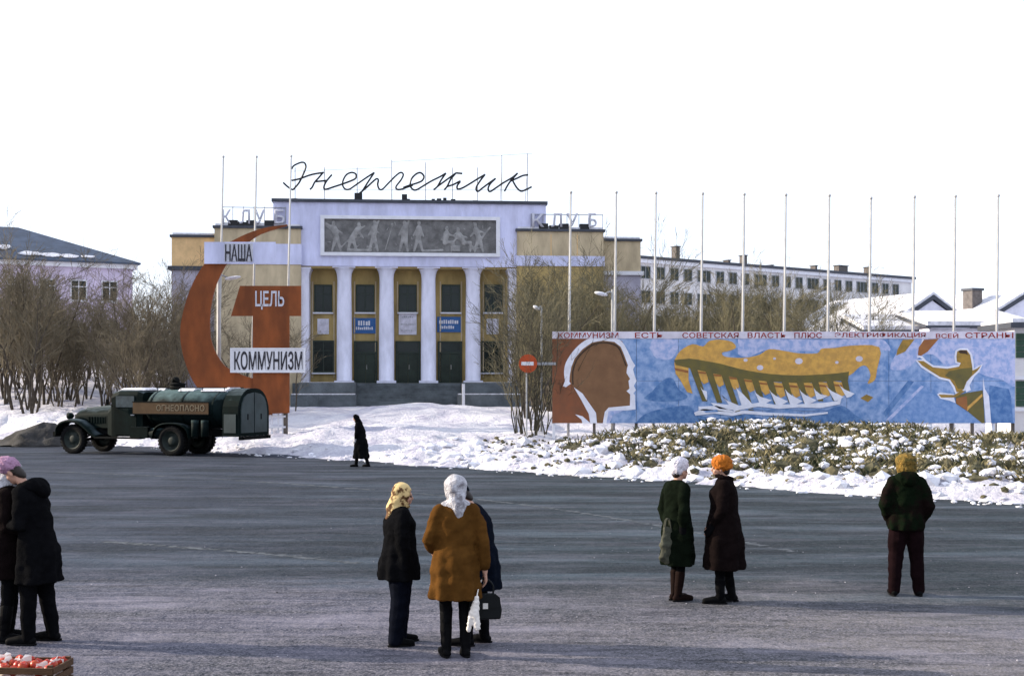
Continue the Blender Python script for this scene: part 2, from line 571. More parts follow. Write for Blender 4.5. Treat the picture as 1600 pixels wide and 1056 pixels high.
def frosted(name, col, frost, lo, hi, rough=0.65):
    """paint with rime settled on its upward faces"""
    m = mat(name, col, rough, 0.4, 1.8, 0.06, 9, spec=0.04)
    nt = m.node_tree
    b = nt.nodes['Principled BSDF']
    src = b.inputs['Base Color'].links[0].from_socket
    ge = nt.nodes.new('ShaderNodeNewGeometry')
    sx = nt.nodes.new('ShaderNodeSeparateXYZ')
    nt.links.new(ge.outputs['Normal'], sx.inputs[0])
    tc = nt.nodes.new('ShaderNodeTexCoord')
    nz = nt.nodes.new('ShaderNodeTexNoise')
    nz.inputs['Scale'].default_value = 3.5
    nz.inputs['Detail'].default_value = 6
    nt.links.new(tc.outputs['Object'], nz.inputs['Vector'])
    ad = nt.nodes.new('ShaderNodeMath')
    ad.operation = 'MULTIPLY_ADD'
    ad.inputs[1].default_value = 0.7
    nt.links.new(nz.outputs['Fac'], ad.inputs[0])
    nt.links.new(sx.outputs['Z'], ad.inputs[2])
    mr = nt.nodes.new('ShaderNodeMapRange')
    mr.inputs['From Min'].default_value, mr.inputs['From Max'].default_value = lo, hi
    nt.links.new(ad.outputs[0], mr.inputs['Value'])
    mx = nt.nodes.new('ShaderNodeMixRGB')
    mx.inputs['Color2'].default_value = (*frost, 1)
    nt.links.new(mr.outputs[0], mx.inputs['Fac'])
    nt.links.new(src, mx.inputs['Color1'])
    nt.links.new(mx.outputs[0], b.inputs['Base Color'])
    return m


M['truck'] = frosted('rimed_green_truck_paint', (0.0028, 0.0075, 0.0072), (0.07, 0.09, 0.10), 1.0, 1.45)
M['truck_tank'] = frosted('rimed_tank_paint', (0.0042, 0.0090, 0.0095), (0.075, 0.115, 0.12), 0.85, 1.3)
M['snow'] = snow_material()
M['road'] = road_material()
M['snow_cap'] = mat('settled_snow', (0.66, 0.655, 0.70), 0.9, 0.25, 3, 0.5, 14)

# ------------------------------------------------------------------ terrain
_perm = np.random.RandomState(3).rand(256, 256)


def vnoise(x, y):
    xi, yi = np.floor(x).astype(int), np.floor(y).astype(int)
    fx, fy = x - xi, y - yi
    fx, fy = fx * fx * (3 - 2 * fx), fy * fy * (3 - 2 * fy)
    g = lambda a, b: _perm[a % 256, b % 256]
    return (g(xi, yi) * (1 - fx) + g(xi + 1, yi) * fx) * (1 - fy) + (g(xi, yi + 1) * (1 - fx) + g(xi + 1, yi + 1) * fx) * fy


def fbm(x, y, o=4):
    a, s, t = 0.5, 0.0, 0.0
    for i in range(o):
        s = s + a * vnoise(x + 17.3 * i, y - 9.1 * i)
        t += a
        x, y, a = x * 2.03, y * 2.03, a * 0.5
    return s / t


def sstep(a, b, x):
    t = np.clip((x - a) / (b - a), 0, 1)
    return t * t * (3 - 2 * t)


def sdist(x, y):
    return (x - 10.7) * 0.700 + (y - 26.8) * 0.714


MOUNDS = [(8.4, 42.2, 0.58, 3.6, 2.6), (5.0, 38.5, 0.25, 1.5, 1.2), (10.8, 37.0, 0.32, 1.6, 1.3), (7.6, 36.2, 0.28, 1.3, 1.0), (12.6, 41.2, 0.3, 1.8, 1.5), (-4.2, 62, 0.62, 4.0, 4.5), (-1.0, 57.5, 0.5, 3.2, 3.0), (2.0, 48.5, 0.28, 2.5, 3),
          (14.8, 38.0, 0.30, 2.4, 1.6), (17.5, 41.5, 0.22, 3.5, 2.2), (-21.5, 62.5, 0.5, 5, 2.5), (3.5, 40, 0.30, 2.6, 2.0), (-27, 67, 0.4, 5, 3)]


def dirtmask(x, y):
    s_ = sdist(x, y) + 2.2 * (fbm(x * 0.45 + 31, y * 0.45 + 7) - 0.5)
    g = 0.50 * sstep(1.2, 3.4, s_) * (1 - sstep(13, 17, s_)) * sstep(2.6, 4.8, x) * (1 - sstep(12.0, 15.0, x)) * (1 - sstep(45, 46.5, y))
    g = g * (0.62 + 0.75 * sstep(0.35, 0.62, fbm(x * 0.8, y * 0.8 + 40)))
    g = np.maximum(g, np.exp(-(((x - 16.0) / 2.4) ** 2 + ((y - 38.2) / 1.2) ** 2)) * 0.5)
    g = np.maximum(g, np.exp(-(((x - 2.6) / 1.3) ** 2 + ((y - 41.0) / 0.8) ** 2)) * 0.45)
    return g


def H(x, y):
    x, y = np.asarray(x, float), np.asarray(y, float)
    s = sdist(x, y)
    s2 = s + 1.5 * (fbm(x * 0.5, y * 0.5) - 0.5) + 0.7 * (fbm(x * 1.9 + 5, y * 1.9) - 0.5)
    z = 0.40 * sstep(-0.7, 1.4, s2) - 0.16
    on = sstep(-0.2, 1.2, s2)
    z = z + 0.30 * sstep(1, 9, s) + 0.62 * sstep(47, 76, y)
    for (cx, cy, h, rx, ry) in MOUNDS:
        z = z + h * on * np.exp(-(((x - cx) / rx) ** 2 + ((y - cy) / ry) ** 2))
    z = z + 3.2 * sstep(64, 98, y) * (1 - sstep(-27, -17, x))
    bank = np.exp(-((s - 3.5) / 4.5) ** 2)
    z = z + on * (0.06 + 0.16 * bank) * (fbm(x * 1.3 + 3, y * 1.3 + 8, 4) - 0.5) * 2
    z = z + on * 0.9 * dirtmask(x, y) * (fbm(x * 2.6 + 4, y * 2.6, 4) - 0.5)
    z = z + on * 0.20 * bank * np.abs(fbm(x * 3.1, y * 3.1, 3) - 0.5) * 2
    z = z + on * 0.42 * (fbm(x * 0.30 + 9, y * 0.30 + 2) - 0.5) * 2 * sstep(43, 49, y) * (1 - sstep(66, 72, y))
    # wheel ruts of the drive up to the club
    for off in (0.0, 1.7):
        cx = -0.2 + off + 0.035 * (y - 46) ** 1.0 * -1.6 + 1.2 * np.sin((y - 46) * 0.14)
        z = z - 0.10 * on * np.exp(-((x - cx) / 0.35) ** 2) * sstep(44, 48, y) * (1 - sstep(60, 66, y))
    return z


def hz(x, y):
    return float(H(np.array([x]), np.array([y]))[0])


def make_terrain():
    xs = np.concatenate([np.arange(-260, -60, 8), np.arange(-60, -30, 0.9), np.arange(-30, 24, 0.16), np.arange(24, 60, 0.9), np.arange(60, 261, 8)])
    ys = [22.0]
    while ys[-1] < 330:
        y = ys[-1]
        ys.append(y + (0.16 if y < 48 else 0.26 if y < 66 else 0.8 if y < 90 else 7))
    ys = np.array(ys)
    X, Y = np.meshgrid(xs, ys)
    Z = H(X, Y)
    D = dirtmask(X, Y) + 0.24 * np.exp(-((sdist(X, Y) - 0.3) / 1.1) ** 2) + 0.10 * np.exp(-((sdist(X, Y) - 3) / 3.0) ** 2)
    keep = sdist(X, Y) > -3.0
    nx, ny = len(xs), len(ys)
    idx = np.arange(nx * ny).reshape(ny, nx)
    q = np.stack([idx[:-1, :-1], idx[:-1, 1:], idx[1:, 1:], idx[1:, :-1]], -1).reshape(-1, 4)
    k = keep.ravel()[q].all(1)
    q = q[k]
    used = np.unique(q)
    remap = -np.ones(nx * ny, int)
    remap[used] = np.arange(len(used))
    vs = np.stack([X.ravel(), Y.ravel(), Z.ravel()], 1)[used]
    me = bpy.data.meshes.new('snow_bank')
    me.from_pydata(vs.tolist(), [], remap[q].tolist())
    at = me.attributes.new('dirt', 'FLOAT', 'POINT')
    at.data.foreach_set('value', D.ravel()[used].astype(np.float32))
    me.polygons.foreach_set('use_smooth', [True] * len(me.polygons))
    o = link('snow_ground', me, M['snow'])
    tag(o, kind='structure')


make_terrain()
g = MB()
g.add([(-1500, -300, -0.42), (1500, -300, -0.42), (1500, 2600, -0.42), (-1500, 2600, -0.42)], [(0, 1, 2, 3)])
tag(g.build('ground', M['snow']), kind='structure')
# the square and road: a sheet ending under the snow edge
ev, nv = Vector((-0.714, 0.700)), Vector((0.700, 0.714))
A = Vector((10.7, 26.8)) + nv * 1.2
p1, p2 = A - ev * 170, A + ev * 230
g = MB()
g.add([(p1.x, p1.y, 0), (p2.x, p2.y, 0), (p2.x - nv.x * 160, p2.y - nv.y * 160, 0), (p1.x - nv.x * 160, p1.y - nv.y * 160, 0)], [(0, 1, 2, 3)])
tag(g.build('road', M['road']), kind='structure')

# snow lumps pushed up along the bank, and the dry weeds and sods that stick out of it
rs = np.random.RandomState(11)


def lumps(name, n, fn_pos, rmin, rmax, material, seed, flat=0.65):
    rr = np.random.RandomState(seed)
    bm = bmesh.new()
    bmesh.ops.create_icosphere(bm, subdivisions=1, radius=1)
    bv = np.array([v.co[:] for v in bm.verts])
    bf = [[v.index for v in f.verts] for f in bm.faces]
    bm.free()
    V, Fs = [], []
    for i in range(n):
        p = fn_pos(rr)
        if p is None:
            continue
        r = rmin + (rmax - rmin) * rr.rand() ** 2.2
        a = rr.rand() * 6.28
        sc = np.array([r * (0.7 + 0.8 * rr.rand()), r * (0.7 + 0.6 * rr.rand()), r * flat * (0.6 + 0.7 * rr.rand())])
        w = bv * (1 + 0.35 * (rr.rand(len(bv), 1) - 0.5)) * sc
        ca, sa = math.cos(a), math.sin(a)
        w = np.stack([w[:, 0] * ca - w[:, 1] * sa, w[:, 0] * sa + w[:, 1] * ca, w[:, 2]], 1) + np.array(p)
        o = sum(len(x) for x in V) if False else len(V) * len(bv)
        V.append(w)
        Fs += [[j + o for j in f] for f in bf]
    me = bpy.data.meshes.new(name)
    me.from_pydata(np.concatenate(V).tolist(), [], Fs)
    o = link(name, me, material)
    return tag(o, kind='stuff')


def bank_pos(rr):
    x, y = rr.uniform(-3, 20), rr.uniform(27, 46)
    s = sdist(x, y)
    if s < 0.2 or s > 11 or rr.rand() > math.exp(-s / 6) * (1.0 - 1.5 * float(dirtmask(np.array(x), np.array(y)))):
        return None
    return (x, y, hz(x, y) + 0.01)


def edge_pos(rr):
    t = rr.uniform(-12, 48)
    s = rr.uniform(-0.5, 1.6)
    p = Vector((10.7, 26.8)) + ev * t + nv * s
    return (p.x, p.y, max(hz(p.x, p.y), 0.0) + 0.005)


def speck_pos(rr):
    x, y = rr.uniform(-1, 20), rr.uniform(27, 46)
    s = sdist(x, y)
    if s < 0.4 or s > 13 or rr.rand() > 0.30 + 0.7 * float(fbm(np.array(x * 0.7), np.array(y * 0.7)) > 0.55):
        return None
    return (x, y, hz(x, y) + 0.01)


def above_pos(rr):
    p = dirt_pos(rr)
    if p is None or rr.rand() > 0.12 + 1.3 * float(sstep(0.42, 0.62, fbm(np.array(p[0] * .9 + p[1] * .5), np.array(p[1] * .9 + 50)))):
        return None
    return (p[0], p[1], p[2] + 0.03 + 0.20 * rr.rand())


def dirt_pos(rr):
    x, y = rr.uniform(1.5, 18), rr.uniform(29, 46)
    if rr.rand() > float(dirtmask(np.array(x), np.array(y))) * 2.4:
        return None
    return (x, y, hz(x, y) + 0.02)


lumps('snow_clods', 2600, bank_pos, 0.05, 0.30, M['snow_cap'], 5)
lumps('edge_clods', 700, edge_pos, 0.02, 0.12, M['snow_cap'], 6)
M['sod'] = mat('dark_sod', (0.14, 0.118, 0.065), 0.95, 0.4, 1.6, 0.4, 14, col2=(0.016, 0.022, 0.012))
lumps('frozen_sods', 7000, dirt_pos, 0.05, 0.28, M['sod'], 8, .8)
lumps('sod_snow_clods', 11500, above_pos, 0.03, 0.17, M['snow_cap'], 9, .6)
lumps('scattered_sods', 5200, speck_pos, 0.025, 0.11, M['sod'], 12, .8)
M['weed'] = mat('dry_weeds', (0.22, 0.185, 0.10), 0.95, 0.4, 2.0, col2=(0.022, 0.032, 0.014), fac=(0.4, 0.6))


def weeds():
    rr = np.random.RandomState(21)
    V, Fs = [], []
    n = 0
    while n < 9000:
        p = dirt_pos(rr)
        n += 1
        if p is None:
            continue
        for b in range(7):
            a = rr.rand() * 6.28
            L = rr.uniform(0.10, 0.42)
            w = rr.uniform(0.008, 0.022)
            lean = rr.uniform(0.3, 1.3)
            dx, dy = math.cos(a) * lean, math.sin(a) * lean
            q = math.sqrt(1 + lean * lean)
            o = len(V)
            bx, by = p[0] + rr.uniform(-.1, .1), p[1] + rr.uniform(-.1, .1)
            ox, oy = -math.sin(a) * w, math.cos(a) * w
            z = p[2] - 0.03
            V += [(bx - ox, by - oy, z), (bx + ox, by + oy, z), (bx + dx * L / q * .6 + ox * .7, by + dy * L / q * .6 + oy * .7, z + L / q * .8),
                  (bx + dx * L / q, by + dy * L / q, z + L / q)]
            Fs += [(o, o + 1, o + 2), (o, o + 2, o + 3)]
    me = bpy.data.meshes.new('dry_weeds')
    me.from_pydata(V, [], Fs)
    tag(link('dry_weeds', me, M['weed']), kind='stuff')


weeds()
def road_pos(rr):
    y = 10.2 + 14 * rr.rand() ** 1.6
    x = rr.uniform(-.42, .42) * y
    return (x, y, 0.006)


M['crumb'] = mat('ice_crumbs', (0.34, 0.33, 0.37), 0.8, 0.3, 2, col2=(0.02, 0.02, 0.024), fac=(.42, .55))
lumps('ice_crumbs', 700, road_pos, 0.003, 0.010, M['crumb'], 31, .7)
M['track'] = mat('frosted_tyre_track', (0.075, 0.085, 0.10), 0.85, 0.5, 6, col2=(0.022, 0.030, 0.036), fac=(.40, .60))


def tyre_track(pts, seed):
    rr = random.Random(seed)
    w = [Vector(((x - 800) / F * (CAM_H * F / (y - 600)), CAM_H * F / (y - 600), 0.004)) for x, y in pts]
    ln = catmull(w, 40)
    mb = MB()
    for a_, b_ in zip(ln[:-1], ln[1:]):
        if rr.random() < .12:
            continue
        t_ = (b_ - a_).normalized()
        n_ = Vector((-t_.y, t_.x, 0))
        w0, w1 = rr.uniform(.02, .13), rr.uniform(.02, .13)
        o_ = n_ * rr.uniform(-.05, .05)
        mb.add([a_ - n_ * w0 + o_, b_ - n_ * w1 + o_, b_ + n_ * w1 + o_, a_ + n_ * w0 + o_], [(0, 1, 2, 3)])
    tag(mb.build('tyre_track', M['track'], fix=False), kind='stuff')


tyre_track([(30, 735), (300, 746), (640, 770), (830, 790), (1010, 818), (1240, 862)], 1)
tyre_track([(160, 846), (380, 862), (560, 880)], 3)
# heap of dirty ice scraped up on the left road edge, ahead of the truck
g = MB()
hp = P(58, 676, 53)
rings = []
for i in range(9):
    k = i / 8
    rings.append((0, 0, k * 0.95, 2.1 * (1 - k) ** 0.8 + 0.02, 1.2 * (1 - k) ** 0.8 + 0.02))
g.loft(rings, 28)
me = g.mesh('dirt_heap', True)
displace(me, lambda c: 0.28 * mnoise.noise(Vector(c) * 1.7) + 0.1 * mnoise.noise(Vector(c) * 5))
M['dirt'] = mat('frozen_dirt', (0.035, 0.033, 0.032), 0.95, 0.4, 3, 0.6, 12)
o = link('dirt_heap', me, M['dirt'], None, (hp.x + 0.3, hp.y, 0.0))
tag(o, 'low dark heap of scraped dirt and ice at the road edge before the truck', 'dirt heap')


# ------------------------------------------------------------------ text and plates
def text_mesh(body, w, h, depth=0.02, bold=0.0, italic=0.0):
    """upright text in XZ facing -Y, fitted in w x h, lower left at 0,0; front at y=-depth"""
    c = bpy.data.curves.new('t', 'FONT')
    c.body = body
    c.offset = bold
    c.shear = italic
    c.resolution_u = 3
    o = bpy.data.objects.new('t', c)
    COL.objects.link(o)
    dg = bpy.context.evaluated_depsgraph_get()
    dg.update()
    me = bpy.data.meshes.new_from_object(o.evaluated_get(dg))
    bpy.data.objects.remove(o)
    bm = bmesh.new()
    bm.from_mesh(me)
    xs = [v.co.x for v in bm.verts]
    ys = [v.co.y for v in bm.verts]
    x0, x1, y0, y1 = min(xs), max(xs), min(ys), max(ys)
    for v in bm.verts:
        v.co = Vector(((v.co.x - x0) / (x1 - x0) * w, 0, (v.co.y - y0) / (y1 - y0) * h))
    r = bmesh.ops.extrude_face_region(bm, geom=bm.faces[:])
    for v in [e for e in r['geom'] if isinstance(e, bmesh.types.BMVert)]:
        v.co.y -= depth
    bmesh.ops.recalc_face_normals(bm, faces=bm.faces)
    bm.to_mesh(me)
    bm.free()
    return me


def letters(body, w, h, depth, bold, m, parent, loc, name='letter'):
    """each letter of a word as an object of its own"""
    me = text_mesh(body, w, h, depth, bold)
    bm = bmesh.new()
    bm.from_mesh(me)
    left, groups = set(bm.verts), []
    while left:
        st = [left.pop()]
        grp = set(st)
        while st:
            v = st.pop()
            for e in v.link_edges:
                o = e.other_vert(v)
                if o in left:
                    left.discard(o)
                    grp.add(o)
                    st.append(o)
        groups.append(grp)
    for grp in sorted(groups, key=lambda q: min(v.co.x for v in q)):
        idx = {v: i for i, v in enumerate(grp)}
        x0 = min(v.co.x for v in grp)
        fs = [[idx[v] for v in f.verts] for f in bm.faces if f.verts[0] in idx]
        lm = bpy.data.meshes.new(name)
        lm.from_pydata([(v.co.x - x0, v.co.y, v.co.z) for v in grp], [], fs)
        link(name, lm, m, parent, (loc[0] + x0, loc[1], loc[2]))
    bm.free()


# ------------------------------------------------------------------ the club
O = P(427, 600, 82.0)
AN = R(4.6)
cA, sA = math.cos(AN), math.sin(AN)


def FV(px, py=600, v=0.0):
    """pixel -> (u, z) on the club's facade plane shifted back by v"""
    k = (px - 800) / F
    u = (k * (O.y + v * cA) - O.x + v * sA) / (cA - k * sA)
    y = O.y + u * sA + v * cA
    return u, CAM_H + (600 - py) * y / F


def FU(px, v=0.0):
    return FV(px, 600, v)[0]


def FZ(py, v=0.0, px=640):
    return FV(px, py, v)[1]


club = thing('club_building', 'lavender and ochre club with white columns, stone frieze and script sign on its roof', 'building', (O.x, O.y, 0), AN)


def cbox(name, material, u0, u1, v0, v1, z0, z1, parent=None):
    return MB().box(u0, u1, v0, v1, z0, z1).build(name, material, parent or club)


ZT = 2.62                                          # terrace level
zc = FZ(416)                                       # underside of the attic
zt = FZ(317)
ua, ub = FU(427, .2), FU(853, .2)
uc, ud = FU(470), FU(808)
# attic and its roof slab
cbox('attic_wall', M['lavender'], ua, ub, 0.2, 12, zc, zt)
rf = cbox('roof', M['roof_edge'], ua - 0.1, ub + 0.1, 0.05, 12.1, zt, zt + 0.2)
cbox('roof_snow', M['snow_cap'], ua + .3, ub - .3, 1.0, 11.5, zt + 0.2, zt + 0.27, rf)
# frieze: white frame and carved stone
f0, f1 = FU(507, .2), FU(775, .2)
g0, g1 = FZ(395), FZ(343)
fr = MB()
for (a, b, c, d) in ((f0 - .25, f1 + .25, g1, g1 + .22), (f0 - .25, f1 + .25, g0 - .22, g0), (f0 - .25, f0, g0, g1), (f1, f1 + .25, g0, g1)):
    fr.box(a, b, -0.03, 0.198, c, d)
frieze = fr.build('frieze_frame', M['white'], club)
cbox('frieze_panel', M['relief'], f0, f1, 0.13, 0.197, g0, g1, frieze)


def relief():
    rr = random.Random(4)
    mb = MB()
    Wd, Ht = f1 - f0, g1 - g0

    def cap(x0, z0, x1, z1, r0, r1):
        mb.chain([(x0, 0, z0), (x1, 0, z1)], [r0, r1], 8)
    # (centre, kind): figures working, lifting, sitting, with tools, as the carving suggests
    figs = [(0.07, 'reach'), (0.16, 'bend'), (0.285, 'stand'), (0.46, 'pair'), (0.545, 'stand2'), (0.70, 'sit'), (0.81, 'kneel'), (0.90, 'bar')]
    for c, k in figs:
        x = c * Wd
        b = 0.12
        lean = {'reach': -.15, 'bend': .35, 'kneel': -.3, 'bar': -.2, 'sit': .1}.get(k, 0.03)
        hip = b + (0.55 if k in ('sit', 'kneel') else 0.85)
        hx = x
        sx, sz = x + lean, hip + 0.62 - abs(lean) * 0.4
        cap(hx, hip, sx, sz, .17, .22)
        mb.ball((sx + lean * .25, 0, sz + 0.36), (.13, .13, .17), 10, 6)
        if k in ('sit', 'kneel'):
            cap(hx, hip, hx + .45, hip + .05, .13, .10)
            cap(hx + .45, hip + .05, hx + .42, b, .10, .07)
        else:
            cap(hx - .05, hip, hx - .28, b, .14, .08)
            cap(hx + .05, hip, hx + .26, b, .14, .08)
        if k == 'reach':
            cap(sx, sz, sx - .55, sz + .35, .10, .07)
            cap(sx, sz, sx + .5, sz - .3, .10, .07)
        elif k == 'bend':
            cap(sx, sz, sx + .45, sz + .25, .10, .07)
            cap(sx, sz, sx + .35, sz - .5, .10, .07)
        elif k in ('stand', 'stand2', 'pair'):
            cap(sx - .1, sz, sx - .35, sz - .45, .10, .07)
            cap(sx + .1, sz, sx + .30, sz + (.5 if k != 'stand2' else -.5), .10, .07)
        else:
            cap(sx, sz, sx + .5, sz - .15, .10, .07)
            cap(sx, sz, sx - .35, sz - .4, .10, .07)
    for (x0, z0, x1, z1, r) in ((.05, 1.75, .65, 1.2, .05), (1.0, .25, 2.2, 1.5, .06), (9.0 / 11 * Wd * 1.06, .3, 10.2 / 11 * Wd * 1.04, 1.7, .09),
                                (3.9, .2, 4.4, 1.9, .05), (5.3, .1, 5.35, 2.0, .05), (1.6, .15, 3.0, .15, .1), (6.4, .12, 7.6, .2, .1)):
        cap(x0, z0, x1, z1, r, r * .8)
    mb.box(8.25, 8.75, -.2, .2, .12, .5)
    for i in range(26):
        x, z = rr.uniform(.2, Wd - .2), rr.uniform(.15, Ht - .25)
        a = rr.uniform(0, 3.14)
        L = rr.uniform(.1, .3)
        cap(x, z, x + L * math.cos(a), z + L * math.sin(a), .05, .03)
    me = remesh(mb, 0.045, 2)
    for v in me.vertices:
        v.co = (f0 + min(max(v.co.x, .02), Wd - .02), 0.13 + v.co.y * 0.45, g0 + min(max(v.co.z, .01), Ht - .02))
    link('relief_figures', me, M['relief_fig'], frieze)


relief()
# portico back wall, with bays
VB = 1.9
cbox('portico_wall', M['ochre'], uc, ud, VB, 11.9, 0.3, zc - .003)
cbox('portico_ceiling', M['ochre'], uc, ud, 0.35, VB - .002, zc - .12, zc - .002)
# wings
def wing(px0, px1, ptop, v0, bands, tops, base_mat, side_v=11):
    """one wing: stacked wall bands given as (py_low, material)"""
    u0, u1 = FU(px0, v0), FU(px1, v0)
    pxm = (px0 + px1) / 2
    z1 = FV(pxm, ptop, v0)[1]
    w = None
    for (plow, m, proud) in bands:
        z0 = 0.2 if plow is None else FV(pxm, plow, v0)[1]
        w = cbox('wall', m, u0 - proud, u1 + proud, v0 - proud, side_v, z0, z1)
        z1 = z0
    zt_ = FV(pxm, ptop, v0)[1]
    r = cbox('roof', M['roof_edge'], u0 - .1, u1 + .1, v0 - .14, side_v + .1, zt_, zt_ + .16)
    cbox('roof_snow', M['snow_cap'], u0 + .05, u1 - .05, v0 + .05, side_v - .2, zt_ + .16, zt_ + .30, r)
    return u0, u1, zt_


wl = wing(335, 470, 357, 0.0, [(381, M['tan'], 0), (413, M['lavender'], .06), (None, M['tan'], 0)], 0, 0)
wr = wing(808, 943, 362, 0.0, [(400, M['tan'], 0), (416, M['lavender'], .06), (None, M['ochre'], 0)], 0, 0)
ol = wing(268, 335, 371, 0.9, [(416, M['tan_bright'], 0), (422, M['roof_edge'], .22), (None, M['lavender_dirty'], 0)], 0, 0)
orr = wing(943, 1001, 377, 2.0, [(424, M['tan'], 0), (430, M['white'], .2), (None, M['lavender_dirty'], 0)], 0, 0, 13)
# thin vertical joint strips on the right wing
for px in (861, 902):
    u = FU(px)
    cbox('wall_joint', M['tan_bright'], u - .03, u + .03, -.012, .0, FZ(399), FZ(364))

# columns and end pilasters
def column_mesh():
    mb = MB()
    h = zc - ZT
    prof = [(0, .56), (.12, .56), (.14, .50), (h * .5, .485), (h - .95, .455), (h - .70, .46), (h - .45, .49), (h - .25, .56), (h - .12, .65), (h - .10, .68)]
    mb.loft([(0, 0, z, r, r) for z, r in prof], 28)
    return mb.mesh('column', True)


def capital_mesh():
    mb = MB()
    h = zc - ZT
    mb.box(-.74, .74, -.62, .62, h - .10, h - .003)
    return mb.mesh('abacus')


def base_mesh():
    return MB().box(-.62, .62, -.6, .6, 0.001, .16).mesh('plinth')


cm, am, bmn = column_mesh(), capital_mesh(), base_mesh()
VC = 0.92
for px in (538, 604, 669.5, 739):
    c = link('column', cm, M['column'], club, (FU(px, VC), VC, ZT))
    link('abacus', am, M['column'], c)
    link('plinth', bmn, M['column'], c)
for px, sgn in ((477, 1), (801, -1)):
    mb = MB()
    u = FU(px, VC)
    h = zc - ZT
    mb.box(u - .26, u + .26, VC - .45, VB - .002, ZT, ZT + h - .7)
    vs0, vs1 = ZT + h - .7, ZT + h - .08
    for i in range(6):
        k0, k1 = i / 6, (i + 1) / 6
        e = .26 + .16 * k1 ** 2
        mb.box(u - e, u + e, VC - .45 - .2 * k1 ** 2, VB - .003, vs0 + (vs1 - vs0) * k0, vs0 + (vs1 - vs0) * k1 - .001)
    mb.build('pilaster', M['column'], club)


def window(parent, name, u0, u1, z0, z1, v, fm, nx=2, nz=2, proud=.10, fw=.09, glass=None, sill=None, trans=None):
    """frame with mullions and a pane behind them, standing in a wall face at v"""
    mb = MB()
    mb.box(u0, u0 + fw, v - proud, v - .002, z0, z1)
    mb.box(u1 - fw, u1, v - proud, v - .002, z0, z1)
    mb.box(u0 + fw, u1 - fw, v - proud, v - .002, z1 - fw, z1)
    mb.box(u0 + fw, u1 - fw, v - proud, v - .002, z0, z0 + fw)
    iu0, iu1, iz0, iz1 = u0 + fw, u1 - fw, z0 + fw, z1 - fw
    for i in range(1, nx):
        x = iu0 + (iu1 - iu0) * i / nx
        mb.box(x - fw * .35, x + fw * .35, v - proud * .75, v - .004, iz0, iz1)
    zs = [trans] if trans else [i / nz for i in range(1, nz)]
    for k in zs:
        z = iz0 + (iz1 - iz0) * k
        mb.box(iu0, iu1, v - proud * .72, v - .005, z - fw * .3, z + fw * .3)
    w = mb.build(name, fm, parent)
    MB().box(iu0, iu1, v - .04, v - .006, iz0, iz1).build('pane', glass or M['glass'], w)
    if sill:
        MB().box(u0 - .08, u1 + .08, v - proud - .12, v - .003, z0 - .1, z0 - .002).build('sill', sill, w)
    return w


def cwin(px0, px1, py0, py1, **k):
    u0, za = FV(px0, py1, VB)
    u1, zb = FV(px1, py0, VB)
    return window(club, k.pop('name', 'window'), u0, u1, za, zb, VB, k.pop('fm', M['frame_green']), **k)


for (a, b) in ((491, 519), (556, 585), (623, 651), (690, 719), (757, 785)):
    cwin(a, b, 445, 488, nx=2, nz=2, trans=.68, sill=M['white'])
cwin(489, 522, 532, 582, nx=2, nz=2, trans=.7, sill=M['white'])
cwin(752, 786, 533, 582, nx=2, nz=2, trans=.7, sill=M['white'])
# pale plaster surrounds of the bays
for (a, b, c, d) in ((487, 489.5, 440, 590), (521, 523, 440, 590), (553, 555, 440, 596), (586, 588, 440, 596), (620, 622, 440, 490), (652, 654, 440, 490),
                     (687, 689, 440, 596), (720, 722, 440, 596), (754, 756, 440, 590), (786.5, 788.5, 440, 590)):
    u0, za = FV(a, d, VB)
    u1, zb = FV(b, c, VB)
    cbox('bay_trim', M['tan'], u0, u1, VB - .07, VB - .003, max(za, ZT), zb)
# doors: two leaves each
for (a, b) in ((555, 588), (620, 655), (686, 720)):
    u0 = FU(a, VB)
    u1 = FU(b, VB)
    z1 = FZ(533, VB)
    mb = MB()
    mb.box(u0 - .08, u0 + .04, VB - .12, VB - .002, ZT, z1)
    mb.box(u1 - .04, u1 + .08, VB - .12, VB - .002, ZT, z1)
    mb.box(u0 + .04, u1 - .04, VB - .12, VB - .002, z1 - .08, z1)
    mb.box(u0 + .04, u1 - .04, VB - .11, VB - .002, ZT + 1.95, ZT + 2.05)
    dr = mb.build('door', M['frame_green'], club)
    um = (u0 + u1) / 2
    for (q0, q1) in ((u0 + .045, um - .006), (um + .006, u1 - .045)):
        lf = MB()
        lf.box(q0, q1, VB - .07, VB - .01, ZT + .01, ZT + 1.945)
        for zz in (.15, 1.05):
            lf.box(q0 + .10, q1 - .10, VB - .085, VB - .072, ZT + zz, ZT + zz + .72)
        lf.build('door_leaf', M['door_green'], dr)
    MB().box(u0 + .045, u1 - .045, VB - .06, VB - .01, ZT + 2.055, z1 - .085).build('pane', M['glass'], dr)
    MB().tube([(um + .07, VB - .13, ZT + .9), (um + .07, VB - .13, ZT + 1.2)], .018, 6).build('handle', M['brass'], dr)

